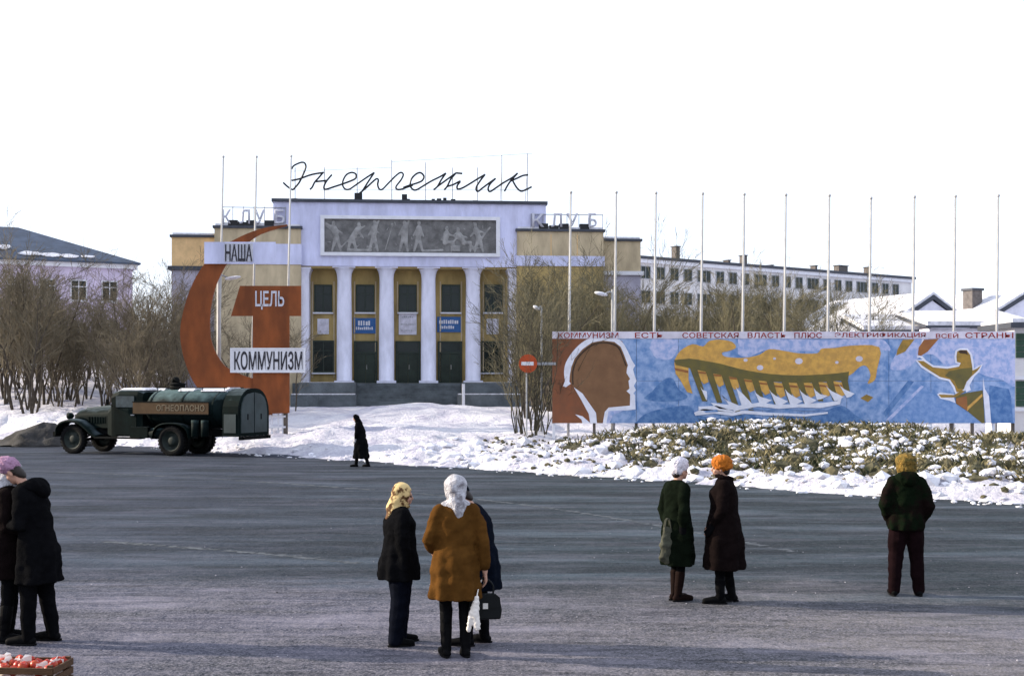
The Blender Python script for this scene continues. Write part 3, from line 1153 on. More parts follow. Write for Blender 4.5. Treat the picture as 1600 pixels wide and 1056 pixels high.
# things hung on the portico wall
def fplate(name, label, cat, px0, px1, py0, py1, m, marks=(), mm=None, group=None, v=VB):
    u0, za = FV(px0, py1, v)
    u1, zb = FV(px1, py0, v)
    b = Vector((O.x + (u0 + u1) / 2 * cA - (v - .06) * sA, O.y + (u0 + u1) / 2 * sA + (v - .06) * cA, za))
    t = thing(name, label, cat, b, AN, group)
    w, h = u1 - u0, zb - za
    MB().box(-w / 2, w / 2, 0, .05, 0, h).build('board', m, t)
    fm = MB()
    for (a0, a1, b0, b1) in ((-w / 2 - .04, w / 2 + .04, h, h + .04), (-w / 2 - .04, w / 2 + .04, -.04, 0), (-w / 2 - .04, -w / 2, 0, h), (w / 2, w / 2 + .04, 0, h)):
        fm.box(a0, a1, -.02, .05, b0, b1)
    fm.build('border', M['white'] if mm is None else mm[1], t)
    if marks:
        k = MB()
        for (a0, a1, b0, b1) in marks:
            k.box(-w / 2 + a0 * w, -w / 2 + a1 * w, -.012, -.001, b0 * h, b1 * h)
        k.build('lettering', mm[0], t)
    return t


rl = random.Random(9)


def line_marks(x0, x1, z0, z1, n):
    out, x = [], x0
    st = (x1 - x0) / n
    for i in range(n):
        a = x0 + i * st
        out.append((a, a + st * rl.uniform(.55, .8), z0, z1 - (0.04 if rl.random() < .3 else 0)))
    return out


fplate('blue_notice', 'blue notice board with two white lines over the left door', 'sign', 553, 586, 498, 520, M['sign_blue'],
       line_marks(.2, .8, .52, .85, 5) + line_marks(.1, .92, .22, .42, 9), (M['white'], M['sign_blue']))
fplate('blue_notice', 'blue notice board with two white lines over the right door', 'sign', 684, 719, 496, 518, M['sign_blue'],
       line_marks(.06, .94, .55, .82, 9) + line_marks(.1, .75, .2, .42, 7), (M['white'], M['sign_blue']))
fplate('poster_board', 'large pale poster over the middle door', 'poster', 624, 650, 490, 522, M['poster'],
       line_marks(.15, .85, .8, .88, 6) + line_marks(.1, .9, .45, .5, 9) + line_marks(.12, .88, .15, .2, 8), (M['grey_metal'], M['white']))
fplate('poster_board', 'small white poster in the leftmost bay of the portico', 'poster', 497, 513, 499, 521, M['poster'], line_marks(.2, .8, .7, .78, 4), (M['letter_grey'], M['white']))
fplate('poster_board', 'small white poster in the rightmost bay of the portico', 'poster', 761, 778, 499, 521, M['poster'], line_marks(.2, .8, .7, .78, 4), (M['letter_grey'], M['white']))

# terrace, steps and side blocks
g = MB()
g.box(FU(458), FU(818), -.55, VB - .004, .3, ZT)
g.build('terrace', M['stone'], club)
s0, s1 = FU(556, -2), FU(721, -2)
for i in range(9):
    cbox('step', M['stone'], s0, s1, -.55 - .36 * (i + 1), -.552, ZT - .165 * (i + 2) + .0, ZT - .165 * (i + 1))
for (a, b) in ((465, 555), (723, 815)):
    u0, u1 = FU(a, -3), FU(b, -3)
    w = cbox('side_block', M['stone'], u0, u1, -2.3, -.553, .5, ZT + .03)
    cbox('lower_block', M['stone'], u0 - .35, u1 + (.1 if a < 500 else .5), -4.0, -2.302, .5, ZT - .72, w)
    cbox('snow_ledge', M['snow_cap'], u0 - .30, u1, -3.95, -2.35, ZT - .72, ZT - .66, w)
    cbox('snow_strip', M['snow_cap'], u0 + .05, u1 - .05, -2.25, -1.95, ZT + .03, ZT + .055, w)
for px in (723.5,):
    u = FU(px, -3)
    cbox('white_post', M['white'], u - .11, u + .06, -4.3, -4.1, .6, ZT - .05)


# script sign on the attic roof
def world_uv(u, v, z):
    return Vector((O.x + u * cA - v * sA, O.y + u * sA + v * cA, z))


SA = (430, 235, 1600 / 210)
SB = (630, 235, 1600 / 220)
strokes = [
    (SA, [(195, 225), (215, 190), (250, 168), (310, 145), (350, 152), (365, 195), (345, 260), (320, 315), (285, 385), (235, 445), (205, 468), (150, 435), (95, 385)]),
    (SA, [(195, 360), (290, 340), (400, 300), (480, 280), (580, 265)]),
    (SA, [(570, 265), (515, 330), (470, 380), (440, 440), (412, 467)]),
    (SA, [(470, 375), (540, 368), (615, 360)]),
    (SA, [(675, 290), (620, 355), (590, 405), (580, 450), (605, 465), (700, 435), (800, 402), (900, 365), (955, 335), (960, 285), (910, 265), (850, 290), (812, 350), (802, 410), (830, 460), (880, 465), (950, 420), (1080, 330), (1180, 265)]),
    (SA, [(1180, 265), (1110, 370), (1040, 480), (965, 585)]),
    (SA, [(1000, 515), (1080, 450), (1150, 385), (1205, 340), (1228, 355), (1220, 410), (1238, 460), (1275, 465), (1340, 400), (1440, 300), (1495, 265), (1525, 290), (1500, 350), (1440, 430), (1450, 465), (1500, 465), (1570, 440), (1640, 415)]),
    (SB, [(0, 425), (60, 402), (150, 375), (215, 345), (235, 295), (195, 255), (140, 275), (92, 330), (80, 400), (110, 445), (150, 450), (220, 410), (320, 350), (420, 300), (485, 260)]),
    (SB, [(485, 260), (430, 340), (390, 410), (345, 450)]),
    (SB, [(385, 415), (480, 345), (600, 258)]),
    (SB, [(600, 258), (540, 330), (500, 410), (465, 450)]),
    (SB, [(600, 258), (672, 265)]),
    (SB, [(498, 412), (570, 390), (650, 350), (615, 400), (618, 440), (670, 430), (750, 385), (830, 335), (930, 275)]),
    (SB, [(930, 275), (880, 340), (835, 410), (830, 450), (852, 467), (900, 430), (980, 370), (1050, 320)]),
    (SB, [(1050, 320), (990, 380), (965, 435), (985, 470), (1050, 430), (1130, 375), (1240, 310), (1300, 260)]),
    (SB, [(1300, 260), (1220, 350), (1180, 410), (1150, 467)]),
    (SB, [(1215, 352), (1290, 320), (1360, 288), (1420, 280)]),
    (SB, [(1240, 335), (1265, 385), (1295, 430), (1340, 465), (1400, 445), (1460, 415)]),
]
VS = 1.2
sgn = thing('roof_sign', 'black cursive Энергетик letters on a light frame along the club roof', 'sign', world_uv(0, 0, 0), AN)
LET = [0, 0, 1, 1, 1, 3, 3, 4, 4, 4, 4, 4, 4, 5, 5, 6, 6, 6]
letters_ = {}
for li, ((ox, oy, sc), pts) in zip(LET, strokes):
    mb = letters_.setdefault(li, MB())
    q = []
    for (x, y) in pts:
        u, z = FV(ox + x / sc, oy + y / sc, VS)
        q.append((u, VS, z))
    mb.tube(catmull(q, 4), .062, 6)
for mb in letters_.values():
    mb.build('letter', M['black_metal'], sgn)
ztop = zt + .2
for px, pt in ((461, 262), (507, 262), (558, 262), (612, 250), (665, 254), (707, 262), (746, 262), (784, 243), (824, 240)):
    u, z = FV(px, pt, VS + .12)
    fmn = MB().tube([(u, VS + .12, ztop - .05), (u, VS + .12, z)], .03, 5)
    if px in (612, 784, 824):
        fmn.tube([(u, VS + .12, z - 1), (u, VS + 2.0, ztop)], .025, 5)
    fmn.build('support_post', M['grey_metal'], sgn)
rl2 = MB()
for (x0, y0, x1, y1) in ((612, 253, 832, 240), (455, 268, 612, 262), (500, 297, 826, 297)):
    a, za = FV(x0, y0, VS + .14)
    b, zb = FV(x1, y1, VS + .14)
    rl2.tube([(a, VS + .14, za), (b, VS + .14, zb)], .012, 4)
rl2.build('wire', M['grey_metal'], sgn)
for px, w, h in ((632, .35, .5), (637, .3, .2), (677, .22, .22), (686, .3, .25), (695, .22, .3), (708, .3, .22), (742, .3, .15), (560, .5, .55), (461, .3, .15)):
    u = FU(px, VS)
    MB().box(u - w / 2, u + w / 2, VS - .2, VS + .25, ztop - .03, ztop + h).build('anchor_block', M['black_metal'], sgn)


def klub(label, letters, rail, ptop, pbot, zroof, v=.06):
    t = thing('rooftop_letters', label, 'sign', world_uv(0, 0, 0), AN)
    for ch, a, b in letters:
        u0, z0 = FV(a, pbot, v)
        u1, z1 = FV(b, ptop, v)
        me = text_mesh(ch, u1 - u0, z1 - z0, .16, .012)
        link('letter', me, M['letter_grey'], t, (u0, v, z0))
    mb = MB()
    ra, rb = FU(rail[0], v), FU(rail[1], v)
    zz0, zz1 = FZ(pbot, v), FZ(ptop, v)
    for z in (zz0 - .05, zz1 + .05):
        mb.tube([(ra, v + .06, z), (rb, v + .06, z)], .03, 5)
    n = 7
    for i in range(n):
        u = ra + (rb - ra) * i / (n - 1)
        mb.tube([(u, v + .06, zroof), (u, v + .06, zz1 + .1)], .025, 5)
        pass
    mb.build('rail_frame', M['grey_metal'], t)
    mb = MB()
    for i in (1, 2, 3, 5):
        u = ra + (rb - ra) * (i + .2) / n
        mb.box(u - .3, u + .3, v - .1, v + .6, zroof + .02, zroof + .28 + .12 * (i % 2))
    mb.build('base_block', M['black_metal'], t)
    return t


klub('pale КЛУБ letters standing on the left wing roof of the club', [('К', 348, 361), ('Л', 375, 391), ('У', 398, 414), ('Б', 429, 445)], (347, 446), 328, 350, wl[2] + .12)
klub('pale КЛУБ letters standing on the right wing roof of the club', [('К', 831, 850), ('Л', 861, 878), ('У', 885, 903), ('Б', 919, 932)], (830, 942), 334, 355, wr[2] + .12)

# ------------------------------------------------------------------ left house with hip roof
def left_house():
    a = P(-60, 600, 104)
    b = P(207, 600, 110)
    L = (b - a).length
    an = math.atan2(b.y - a.y, b.x - a.x)
    t = thing('plastered_house', 'pinkish plastered house with a slate blue hip roof behind the left thicket', 'building', (a.x, a.y, 0), an)
    ez = 12.9
    Dp = 13
    MB().box(0, L, 0, Dp, .3, ez - .5).build('wall', M['pinkwall'], t)
    MB().box(-.35, L + .35, -.35, Dp + .35, ez - .5, ez - .12).build('cornice', M['white'], t)
    rz = 16.1
    vs = [(-.6, -.6, ez - .12), (L + .6, -.6, ez - .12), (L + .6, Dp + .6, ez - .12), (-.6, Dp + .6, ez - .12), (-2, Dp / 2, rz), (L - 8.6, Dp / 2, rz)]
    vs += [(x, y, z + .14) for x, y, z in vs]
    mb = MB()
    mb.add(vs, [(6, 7, 11, 10), (7, 8, 11), (8, 9, 10, 11), (9, 6, 10), (0, 3, 2, 1), (0, 1, 7, 6), (1, 2, 8, 7), (2, 3, 9, 8), (3, 0, 6, 9)])
    rf = mb.build('roof', M['slate'], t)
    # snow patches left on the slope
    rr = random.Random(3)
    sl = (rz - ez + .12) / (Dp / 2 + .6)
    for (x, yy, w, h) in ((L - 8.2, .0, 1.3, .5), (L - 6.6, -.1, 1.2, .45), (L - 5.2, -.2, 1.0, .4), (L - 10.2, 1.2, .8, .5), (L - 3.6, -.2, .8, .3), (L - 13.5, .9, 2.2, .45), (L - 16, 1.3, 2.0, .35), (L - 12, .1, 1.3, .3), (L - 19.5, 1.0, 2.0, .5)):
        pts, sn = [], MB()
        for j in range(9):
            aa = j / 9 * 6.28
            pts.append((x + w * (.5 + .35 * rr.random()) * math.cos(aa), yy + .3 + h * (.6 + .5 * rr.random()) * math.sin(aa)))
        v3 = [(px, py, ez + .04 + (py + .6) * sl + .05) for px, py in pts]
        sn.add(v3 + [(p[0], p[1], p[2] + .07) for p in v3], [tuple(range(9, 18))] + [(j, (j + 1) % 9, 9 + (j + 1) % 9, 9 + j) for j in range(9)])
        sn.build('snow_patch', M['snow_cap'], rf)
    ch = MB().box(L - 12.1, L - 11.3, 1.2, 2.0, ez + .5, ez + 1.75).build('chimney', M['brick_dark'], rf)
    # windows, two storeys
    for row, (z0, z1) in enumerate(((9.55, 11.35), (5.9, 7.8), (2.4, 4.2))):
        for i in range(11):
            x = L - 1.9 - i * 2.52
            if x < 1:
                break
            window(t, 'window', x - .68, x + .68, z0, z1, 0, M['white'], 2, 2, .1, .1, trans=.7, sill=M['white'])
    return t


left_house()


# ------------------------------------------------------------------ long apartment block on the right
def apartment():
    a = P(985, 600, 151)
    b = P(1424, 600, 182)
    L = (b - a).length
    an = math.atan2(b.y - a.y, b.x - a.x)
    t = thing('apartment_block', 'long pale apartment block with rows of windows behind the flagpoles', 'building', (a.x, a.y, 0), an)
    zt = 17.4
    MB().box(0, L, 0, 12, .2, zt).build('wall', M['greywall'], t)
    r = MB().box(-.4, L + .4, -.5, 12.4, zt, zt + .35).build('roof', M['roof_edge'], t)
    MB().box(-.3, L + .3, -.32, 12.2, zt - .45, zt - .002).build('cornice', M['white'], t)
    wide = window(t, 'window', -1.15, 1.15, 0, 1.55, 0, M['grey_metal'], 3, 1, .10, .08)
    slim = window(t, 'window', -.72, .72, 0, 1.55, 0, M['grey_metal'], 2, 1, .10, .08)
    protos = {True: wide, False: slim}
    seq = [True, False, False, False]
    first = {True: True, False: True}
    pane = {k: [c for c in COL.objects if c.parent == protos[k]][0] for k in protos}
    x, i = 2.0, 0
    while x < L - 1.2:
        k = seq[i % 4]
        for row in range(4):
            z = 15.05 - 2.9 * row
            if first[k]:
                o = protos[k]
                first[k] = False
            else:
                o = protos[k].copy()
                COL.objects.link(o)
                c = pane[k].copy()
                COL.objects.link(c)
                c.parent = o
            o.location = (x, 0, z)
        x += 2.75 if k or seq[(i + 1) % 4] else 2.25
        i += 1
    for (q, w, h) in ((2.5, .5, .7), (10.5, .6, 1.9), (19.5, .4, .7), (22.5, .5, 1.5), (27.5, .4, .5), (36.2, .4, .9), (41.8, 1.9, 1.2), (47.5, .5, 1.3)):
        if q < L:
            c = MB().box(q - w / 2, q + w / 2, 3, 3.9, zt + .35, zt + .35 + h).build('chimney', M['brick_dark'], r)
            MB().box(q - w / 2 - .1, q + w / 2 + .1, 2.9, 4.0, zt + .35 + h, zt + .45 + h).build('chimney_cap', M['roof_edge'], c)
    for q, h in ((6, 1.8), (15.5, 2.2), (33, 2.2), (41, 2.0), (53, 1.8)):
        mb = MB().tube([(q, 5, zt + .3), (q, 5, zt + .3 + h)], .03, 4)
        mb.tube([(q - .5, 5, zt + .2 + h), (q + .5, 5, zt + .2 + h)], .02, 4)
        mb.build('aerial', M['grey_metal'], r)


apartment()


# ------------------------------------------------------------------ low gabled houses on the right
def gable_house(label, peak_px, peak_py, d, half, rise, length, an, cat='building', mw=None, chim=()):
    p = P(peak_px, peak_py, d)
    t = thing('gabled_house', label, cat, (p.x, p.y, 0), an)
    ez = p.z - rise
    mb = MB()
    mb.prism([(-half, .3), (half, .3), (half, ez - .26), (0, p.z - .40), (-half, ez - .26)], 0.0, length)
    mb.build('wall', mw or M['house_white'], t)
    k = rise / half
    ov = .55
    for s in (-1, 1):
        r = MB()
        e = half + ov
        poly = [(0, p.z - .32), (s * e, p.z - .32 - k * e), (s * e, p.z - .06 - k * e), (0, p.z - .06)]
        r.prism(poly, -.14, length + .3)
        ro = r.build('roof', M['roof_edge'], t)
        q = MB()
        poly = [(s * .0, p.z - .055), (s * (e - .12), p.z - .055 - k * (e - .12)), (s * (e - .12), p.z + .10 - k * (e - .12)), (s * .0, p.z + .12)]
        q.prism(poly, -.08, length + .25)
        q.build('roof_snow', M['snow_cap'], ro)
    for (lx, ly, w, h) in chim:
        zb = p.z - k * abs(lx) - .3
        c = MB().box(lx - w / 2, lx + w / 2, ly, ly + w, zb, zb + h).build('chimney', M['brick_dark'], t)
        MB().box(lx - w / 2 - .08, lx + w / 2 + .08, ly - .08, ly + w + .08, zb + h, zb + h + .14).build('chimney_cap', M['roof_edge'], c)
    return t, ez


t, ez = gable_house('white gabled house with a snowy roof and bold dark verges left of the chimneyed house', 1457, 459, 74, 3.6, 2.05, 9, R(24))
window(t, 'attic_window', -.45, .45, ez + .1, ez + .9, 0, M['white'], 2, 1, .1, .08)
window(t, 'window', -2.5, -1.4, ez - 2.2, ez - .8, 0, M['white'], 2, 2, .1, .09)
window(t, 'window', 1.4, 2.5, ez - 2.2, ez - .8, 0, M['white'], 2, 2, .1, .09)
t2, ez2 = gable_house('white gabled house with a snowy roof and dark brick chimneys at the right edge', 1606, 454, 78, 5.2, 2.6, 12, R(24), chim=((-1.9, 2.2, .8, 1.35), (-2.6, 7.0, .8, 1.5)))
window(t2, 'window', -3.6, -2.5, ez2 - 2.2, ez2 - .8, 0, M['white'], 2, 2, .1, .09)


def low_shed(label, px0, px1, py, d, dep):
    a, b = P(px0, py, d), P(px1, py, d)
    L = b.x - a.x
    t = thing('low_shed', label, 'shed', (a.x, d, 0))
    MB().box(0, L, 0, dep, .3, a.z - .25).build('wall', M['house_white'], t)
    r = MB()
    yz_prism(r, [(-.4, a.z - .25), (dep + .3, a.z + .55), (dep + .3, a.z + .67), (-.4, a.z - .13)], -.3, L + .3)
    ro = r.build('roof', M['roof_edge'], t)
    q = MB()
    yz_prism(q, [(-.36, a.z - .127), (dep + .2, a.z + .665), (dep + .2, a.z + .90), (-.36, a.z + .08)], -.2, L + .2)
    q.build('roof_snow', M['snow_cap'], ro)


low_shed('low shed with a thick snow roof in front of the chimneyed house', 1452, 1610, 505, 64, 4.5)
low_shed('low grey shed under snow below the left gabled house', 1352, 1446, 512, 66, 3.5)


# green kiosk behind the right end of the billboard
def kiosk():
    a = P(1585, 600, 49)
    t = thing('green_kiosk', 'dark green boarded kiosk with pale bands at the right edge of the photo', 'kiosk', (a.x, a.y, 0))
    MB().box(0, 4.2, 0, 3, .3, 4.7).build('wall', M['greywall'], t)
    for (z0, z1, m, n) in ((3.55, 4.5, M['green_boards'], 'upper_board'), (1.7, 2.68, M['green_boards'], 'lower_board')):
        for i in range(4):
            h = (z1 - z0) / 4
            MB().box(.05, 4.15, -.05, -.002, z0 + i * h, z0 + (i + 1) * h - .015).build(n, m, t)
    MB().box(-.1, 4.3, -.14, -.003, 2.72, 2.86).build('ledge', M['white'], t)
    MB().box(-.1, 4.3, -.12, -.003, 1.52, 1.66).build('ledge', M['white'], t)
    MB().box(-.25, 4.45, -.3, 3.2, 4.7, 4.9).build('roof', M['roof_edge'], t)
    MB().box(-.15, 4.35, -.2, 3.1, 4.9, 5.05).build('roof_snow', M['snow_cap'], t)


kiosk()


# ------------------------------------------------------------------ painted billboard
DB = 46.0


def board_xz(px, py, d=DB):
    p = P(px, py, d)
    return p.x, p.z


def paint(name, col, col2=None, var=0.2, scale=2.2, fac=(.35, .65)):
    return mat(name, col, 0.75, var, scale, 0.06, 20, col2=col2, fac=fac)


PB = {
    'blue': paint('mural_blue', (0.32, 0.42, 0.64), (0.12, 0.235, 0.47), scale=2.6, fac=(.40, .60)),
    'deep': paint('mural_deep_blue', (0.06, 0.15, 0.35), (0.14, 0.25, 0.46), scale=4, fac=(.4,.6)),
    'mid': paint('mural_mid_blue', (0.135, 0.25, 0.49), (0.23, 0.34, 0.57), scale=5, fac=(.4,.6)),
    'pale': paint('mural_pale_blue', (0.50, 0.52, 0.72), (0.28, 0.37, 0.62), scale=4.5, fac=(.42, .58)),
    'white': paint('mural_white', (0.74, 0.74, 0.82), None, .12, 3),
    'rust': paint('mural_rust_red', (0.235, 0.082, 0.036), (0.165, 0.068, 0.035), scale=2),
    'brown': paint('mural_brown', (0.215, 0.112, 0.055), (0.165, 0.085, 0.042), scale=2),
    'orange': paint('mural_orange', (0.66, 0.37, 0.085), (0.50, 0.28, 0.075), scale=4, fac=(.40, .60)),
    'olive': paint('mural_olive', (0.165, 0.130, 0.036), (0.115, 0.10, 0.040), scale=3),
    'ochre': paint('mural_ochre', (0.40, 0.23, 0.045), (0.235, 0.155, 0.04), scale=3),
    'strip': paint('mural_strip', (0.62, 0.58, 0.66), None, .18, 2),
    'strip_red': paint('mural_strip_letters', (0.30, 0.025, 0.016), None, .3, 3),
    'redbrown': paint('mural_red_brown', (0.26, 0.10, 0.04), (0.34, 0.14, 0.04), scale=3),
    'dark': paint('mural_dark_line', (0.05, 0.03, 0.02), None, .2, 3),
}
bx0, bz0 = board_xz(863, 661)
bx1, bz1 = board_xz(1586, 518)
board = thing('painted_billboard', 'long painted billboard with profile head, orange dam and sailing figure under a red slogan strip', 'billboard', (bx0, DB, 0))
zs = board_xz(0, 529)[1]
NP = 11
pwid = (bx1 - bx0) / NP
for i in range(NP):
    for (z0, z1) in ((bz0, (bz0 + zs) / 2), ((bz0 + zs) / 2, zs)):
        MB().box(i * pwid + .006, (i + 1) * pwid - .006, 0, .035, z0 + .004, z1 - .004).build('panel', PB['blue'], board)
MB().box(0, bx1 - bx0, -.02, .04, zs, bz1).build('slogan_strip', PB['strip'], board)
mb = MB()
for i in range(NP + 1):
    x = min(max(i * pwid, .04), bx1 - bx0 - .04)
    mb.box(x - .045, x + .045, .037, .13, bz0 - .0, bz1 - .05)
for z in (bz0 + .15, (bz0 + zs) / 2, zs - .1):
    mb.box(0, bx1 - bx0, .131, .2, z - .05, z + .05)
mb.build('back_frame', M['edge_wood'], board)
for i in range(2 * NP + 1):
    x = min(max(i * pwid / 2, .05), bx1 - bx0 - .05)
    if i % 2 == 0 or i > 12:
        gz = hz(bx0 + x, DB + .1)
        MB().box(x - .05, x + .05, .04, .13, gz - .3, bz0 - .002).build('post', M['edge_wood'] if i % 3 else M['white'], board)
_lay = [0]


def shape(name, m, pts, org, layer, parent=None):
    """flat painted area on the boards; pts in a traced frame org=(ox, oy, scale)"""
    ox, oy, sc = org
    poly = []
    for (x, y) in pts:
        X, Z = board_xz(ox + x / sc, oy + y / sc)
        poly.append((min(max(X - bx0, .0), bx1 - bx0), min(max(Z, bz0 + .002), zs - .002)))
    y = -0.0035 * layer
    return MB().prism(poly, y, y + .003).build(name, m, parent or board)


def spline(pts, k=4):
    return [(p.x, p.y) for p in catmull([(a, b, 0) for a, b in pts], k)]


C6 = (860, 510, 6.6)
C4 = (1020, 515, 4.21)
C5 = (1380, 515, 5.414)
# light and dark washes of the background
shape('pale_wash', PB['pale'], spline([(180, 80), (400, 70), (600, 75), (900, 80), (1130, 70), (1145, 300), (1120, 480), (1000, 420), (880, 395), (760, 350), (560, 330), (420, 210), (300, 240), (200, 330), (60, 330), (110, 200)]), C5, 1)
shape('pale_wash', PB['pale'], spline([(560, 60), (900, 60), (1180, 70), (1300, 60), (1500, 60), (1560, 140), (1400, 110), (1200, 115), (1080, 140), (880, 140), (760, 130), (620, 180), (560, 160)]), C4, 1)
shape('pale_wash', PB['pale'], spline([(1050, 130), (1280, 130), (1320, 200), (1250, 330), (1100, 330), (1020, 220)]), C6, 1)
shape('deep_water', PB['deep'], spline([(-130, 640), (-60, 560), (60, 520), (230, 500), (300, 560), (450, 580), (600, 560), (760, 585), (920, 560), (1100, 545), (1240, 500), (1330, 560), (1400, 630), (900, 634), (300, 634)]), C4, 1)
shape('deep_water', PB['deep'], spline([(0, 400), (70, 330), (130, 320), (170, 390), (230, 440), (160, 470), (0, 470), (-60, 450)]), C4, 1)
shape('hill_slope', PB['mid'], [(15, 785), (320, 470), (470, 580), (610, 610), (840, 790)], C5, 1)
shape('hill_line', PB['deep'], [(0, 700), (210, 430), (260, 440), (20, 740)], C5, 2)
shape('hill_line', PB['pale'], [(15, 770), (325, 470), (345, 480), (60, 765)], C5, 2)
shape('dark_shade', PB['deep'], [(900, 470), (1060, 500), (1080, 560), (1100, 800), (915, 800), (890, 560)], C5, 2)
# head in profile: rust field, white outline, brown face
face_out = [(130, 615), (150, 560), (140, 470), (160, 370), (230, 260), (320, 170), (420, 115), (540, 98), (650, 108), (740, 160), (800, 260), (840, 350), (875, 402), (852, 440), (866, 500), (888, 560), (860, 612), (882, 655), (855, 690), (872, 705), (878, 855), (700, 872)]
shape('rust_field', PB['rust'], [(0, 60)] + [(20, 960), (20, 1005)] + [(570, 1005), (600, 850), (800, 840), (845, 690), (845, 430), (800, 300), (740, 150), (650, 60)], C6, 1)
shape('white_outline', PB['white'], face_out[:1] + spline(face_out[1:12], 3) + face_out[12:] + [(640, 905), (590, 1000), (540, 1000), (560, 880), (600, 835), (820, 815), (822, 700), (785, 665), (815, 640), (805, 560), (822, 540), (785, 480), (790, 430), (800, 400), (755, 280), (725, 210), (660, 160), (540, 145), (430, 165), (330, 235), (250, 330), (215, 420), (200, 500), (195, 570), (212, 590), (160, 625)], C6, 3)
shape('face', PB['brown'], [(215, 590), (200, 500), (215, 420), (250, 330), (330, 235), (430, 165), (540, 145), (660, 160), (725, 210), (755, 280), (800, 400), (790, 430), (785, 480), (822, 540), (805, 560), (815, 640), (785, 665), (822, 700), (820, 815), (600, 835), (560, 880), (530, 1000), (470, 1000), (470, 900), (380, 740), (240, 625)], C6, 2)
shape('dark_contour', PB['dark'], spline([(226, 600), (222, 470), (262, 345), (335, 255), (430, 183), (540, 160), (650, 175), (715, 222), (742, 290), (785, 400), (770, 400), (730, 290), (700, 230), (645, 190), (540, 173), (438, 197), (345, 266), (275, 352), (238, 470), (240, 600)], 2), C6, 4)
shape('white_collar', PB['white'], [(240, 625), (330, 690), (470, 890), (480, 1000), (410, 1000), (395, 900), (320, 760)], C6, 4)
shape('white_collar', PB['white'], [(255, 905), (330, 925), (400, 985), (420, 1005), (330, 1005), (320, 960)], C6, 4)
shape('pale_wash', PB['pale'], [(600, 870), (760, 860), (640, 920), (610, 1000), (580, 1000)], C6, 4)
# the dam
body = [(140, 205), (180, 140), (260, 95), (330, 110), (370, 75), (440, 65), (520, 80), (547, 118), (500, 140), (455, 152), (480, 178), (600, 185), (700, 165), (765, 128), (870, 140), (960, 155), (1080, 155), (1110, 125), (1200, 120), (1300, 105), (1490, 115), (1475, 260), (1460, 330), (1412, 355), (1432, 300), (1405, 240), (1360, 245), (1295, 300), (1200, 310), (1000, 320), (850, 320), (700, 310), (560, 285), (400, 250), (240, 225), (150, 225)]
shape('dam_body', PB['orange'], spline(body, 3), C4, 3)
band = spline([(140, 200), (240, 190), (330, 203), (450, 225), (560, 255), (700, 282), (850, 297), (1000, 300), (1200, 288), (1290, 275)], 2)
low = spline([(1285, 330), (1200, 338), (1000, 350), (850, 345), (700, 335), (560, 318), (400, 288), (240, 252), (150, 232)], 2)
shape('dam_band', PB['olive'], band + low, C4, 5)
shape('dam_end', PB['orange'], [(140, 215), (235, 230), (235, 330), (262, 420), (225, 410), (180, 330), (150, 290)], C4, 3)
shape('dam_end', PB['redbrown'], [(140, 250), (232, 268), (232, 285), (150, 268)], C4, 4)
for i in range(11):
    x = 235 + i * 101 - max(0, i - 5) * 3
    zt_ = 232 + 90 * min(1, i / 5.0) - 3 * max(0, i - 7)
    zb_ = [470, 480, 560, 530, 480, 488, 480, 486, 470, 465, 420][i]
    xe = x + (zb_ - zt_) * .42
    shape('buttress', PB['olive'], [(x, zt_ - 4), (x + 48, zt_), (xe + 24, zb_), (xe - 10, zb_)], C4, 6)
    if i < 10:
        q0 = x + 52
        bt = zt_ + 22
        shape('spillway', PB['orange'], [(q0, bt), (q0 + 62, bt + 8), (q0 + 80, bt + 90), (q0 + 48, bt + 105), (q0 + 14, bt + 62)], C4, 4)
        shape('gate_shadow', PB['redbrown'], [(q0, bt + 18), (q0 + 62, bt + 26), (q0 + 62, bt + 38), (q0 + 6, bt + 32)], C4, 5)
for (x0, y0, x1, y1, w) in ((312, 375, 352, 465, 6), (448, 425, 535, 538, 60), (545, 375, 592, 525, 70), (665, 398, 705, 492, 78), (765, 392, 812, 500, 78), (868, 388, 905, 498, 80), (962, 388, 1000, 492, 78), (1058, 382, 1078, 462, 72), (1135, 362, 1195, 470, 60), (1220, 352, 1275, 448, 52)):
    shape('white_spray', PB['white'], [(x0, y0), (x0 + 14, y0 + 20), (x0 + 42, y0 + 42 if w > 20 else y0 + 30), (x1 + w, y1 - 28), (x1 + w * .5, y1 - 8), (x1, y1)], C4, 7)
for (x, y, r) in ((705, 250, 22), (960, 207, 26), (1357, 192, 24), (610, 200, 14), (1210, 215, 12), (800, 190, 10)):
    shape('pale_blossom', PB['strip'], [(x + r * math.cos(a * .7), y + .8 * r * math.sin(a * .7)) for a in range(9)], C4, 5)
shape('yellow_star', PB['ochre'], [(1365, 450), (1405, 425), (1450, 445), (1415, 475)], C4, 4)
for pts in ([(270, 545), (330, 520), (420, 528), (520, 545), (600, 530), (760, 545), (900, 550), (1000, 555), (1150, 540), (1150, 552), (1000, 570), (880, 566), (740, 562), (600, 552), (520, 566), (400, 550), (320, 560), (280, 565)],
            [(380, 480), (450, 488), (560, 500), (700, 478), (800, 492), (960, 490), (1120, 480), (1210, 470), (1240, 452), (1230, 490), (1100, 515), (960, 510), (830, 520), (690, 505), (560, 530), (440, 520), (400, 500)],
            [(300, 505), (420, 500), (560, 545), (420, 535), (300, 530)]):
    shape('white_wave', PB['white'], pts, C4, 8)
for pts in ([(600, 520), (740, 515), (860, 530), (740, 530)], [(900, 525), (1040, 518), (1140, 525), (1020, 535)], [(330, 535), (420, 525), (430, 540), (350, 545)]):
    shape('wave_shadow', PB['mid'], pts, C4, 9)
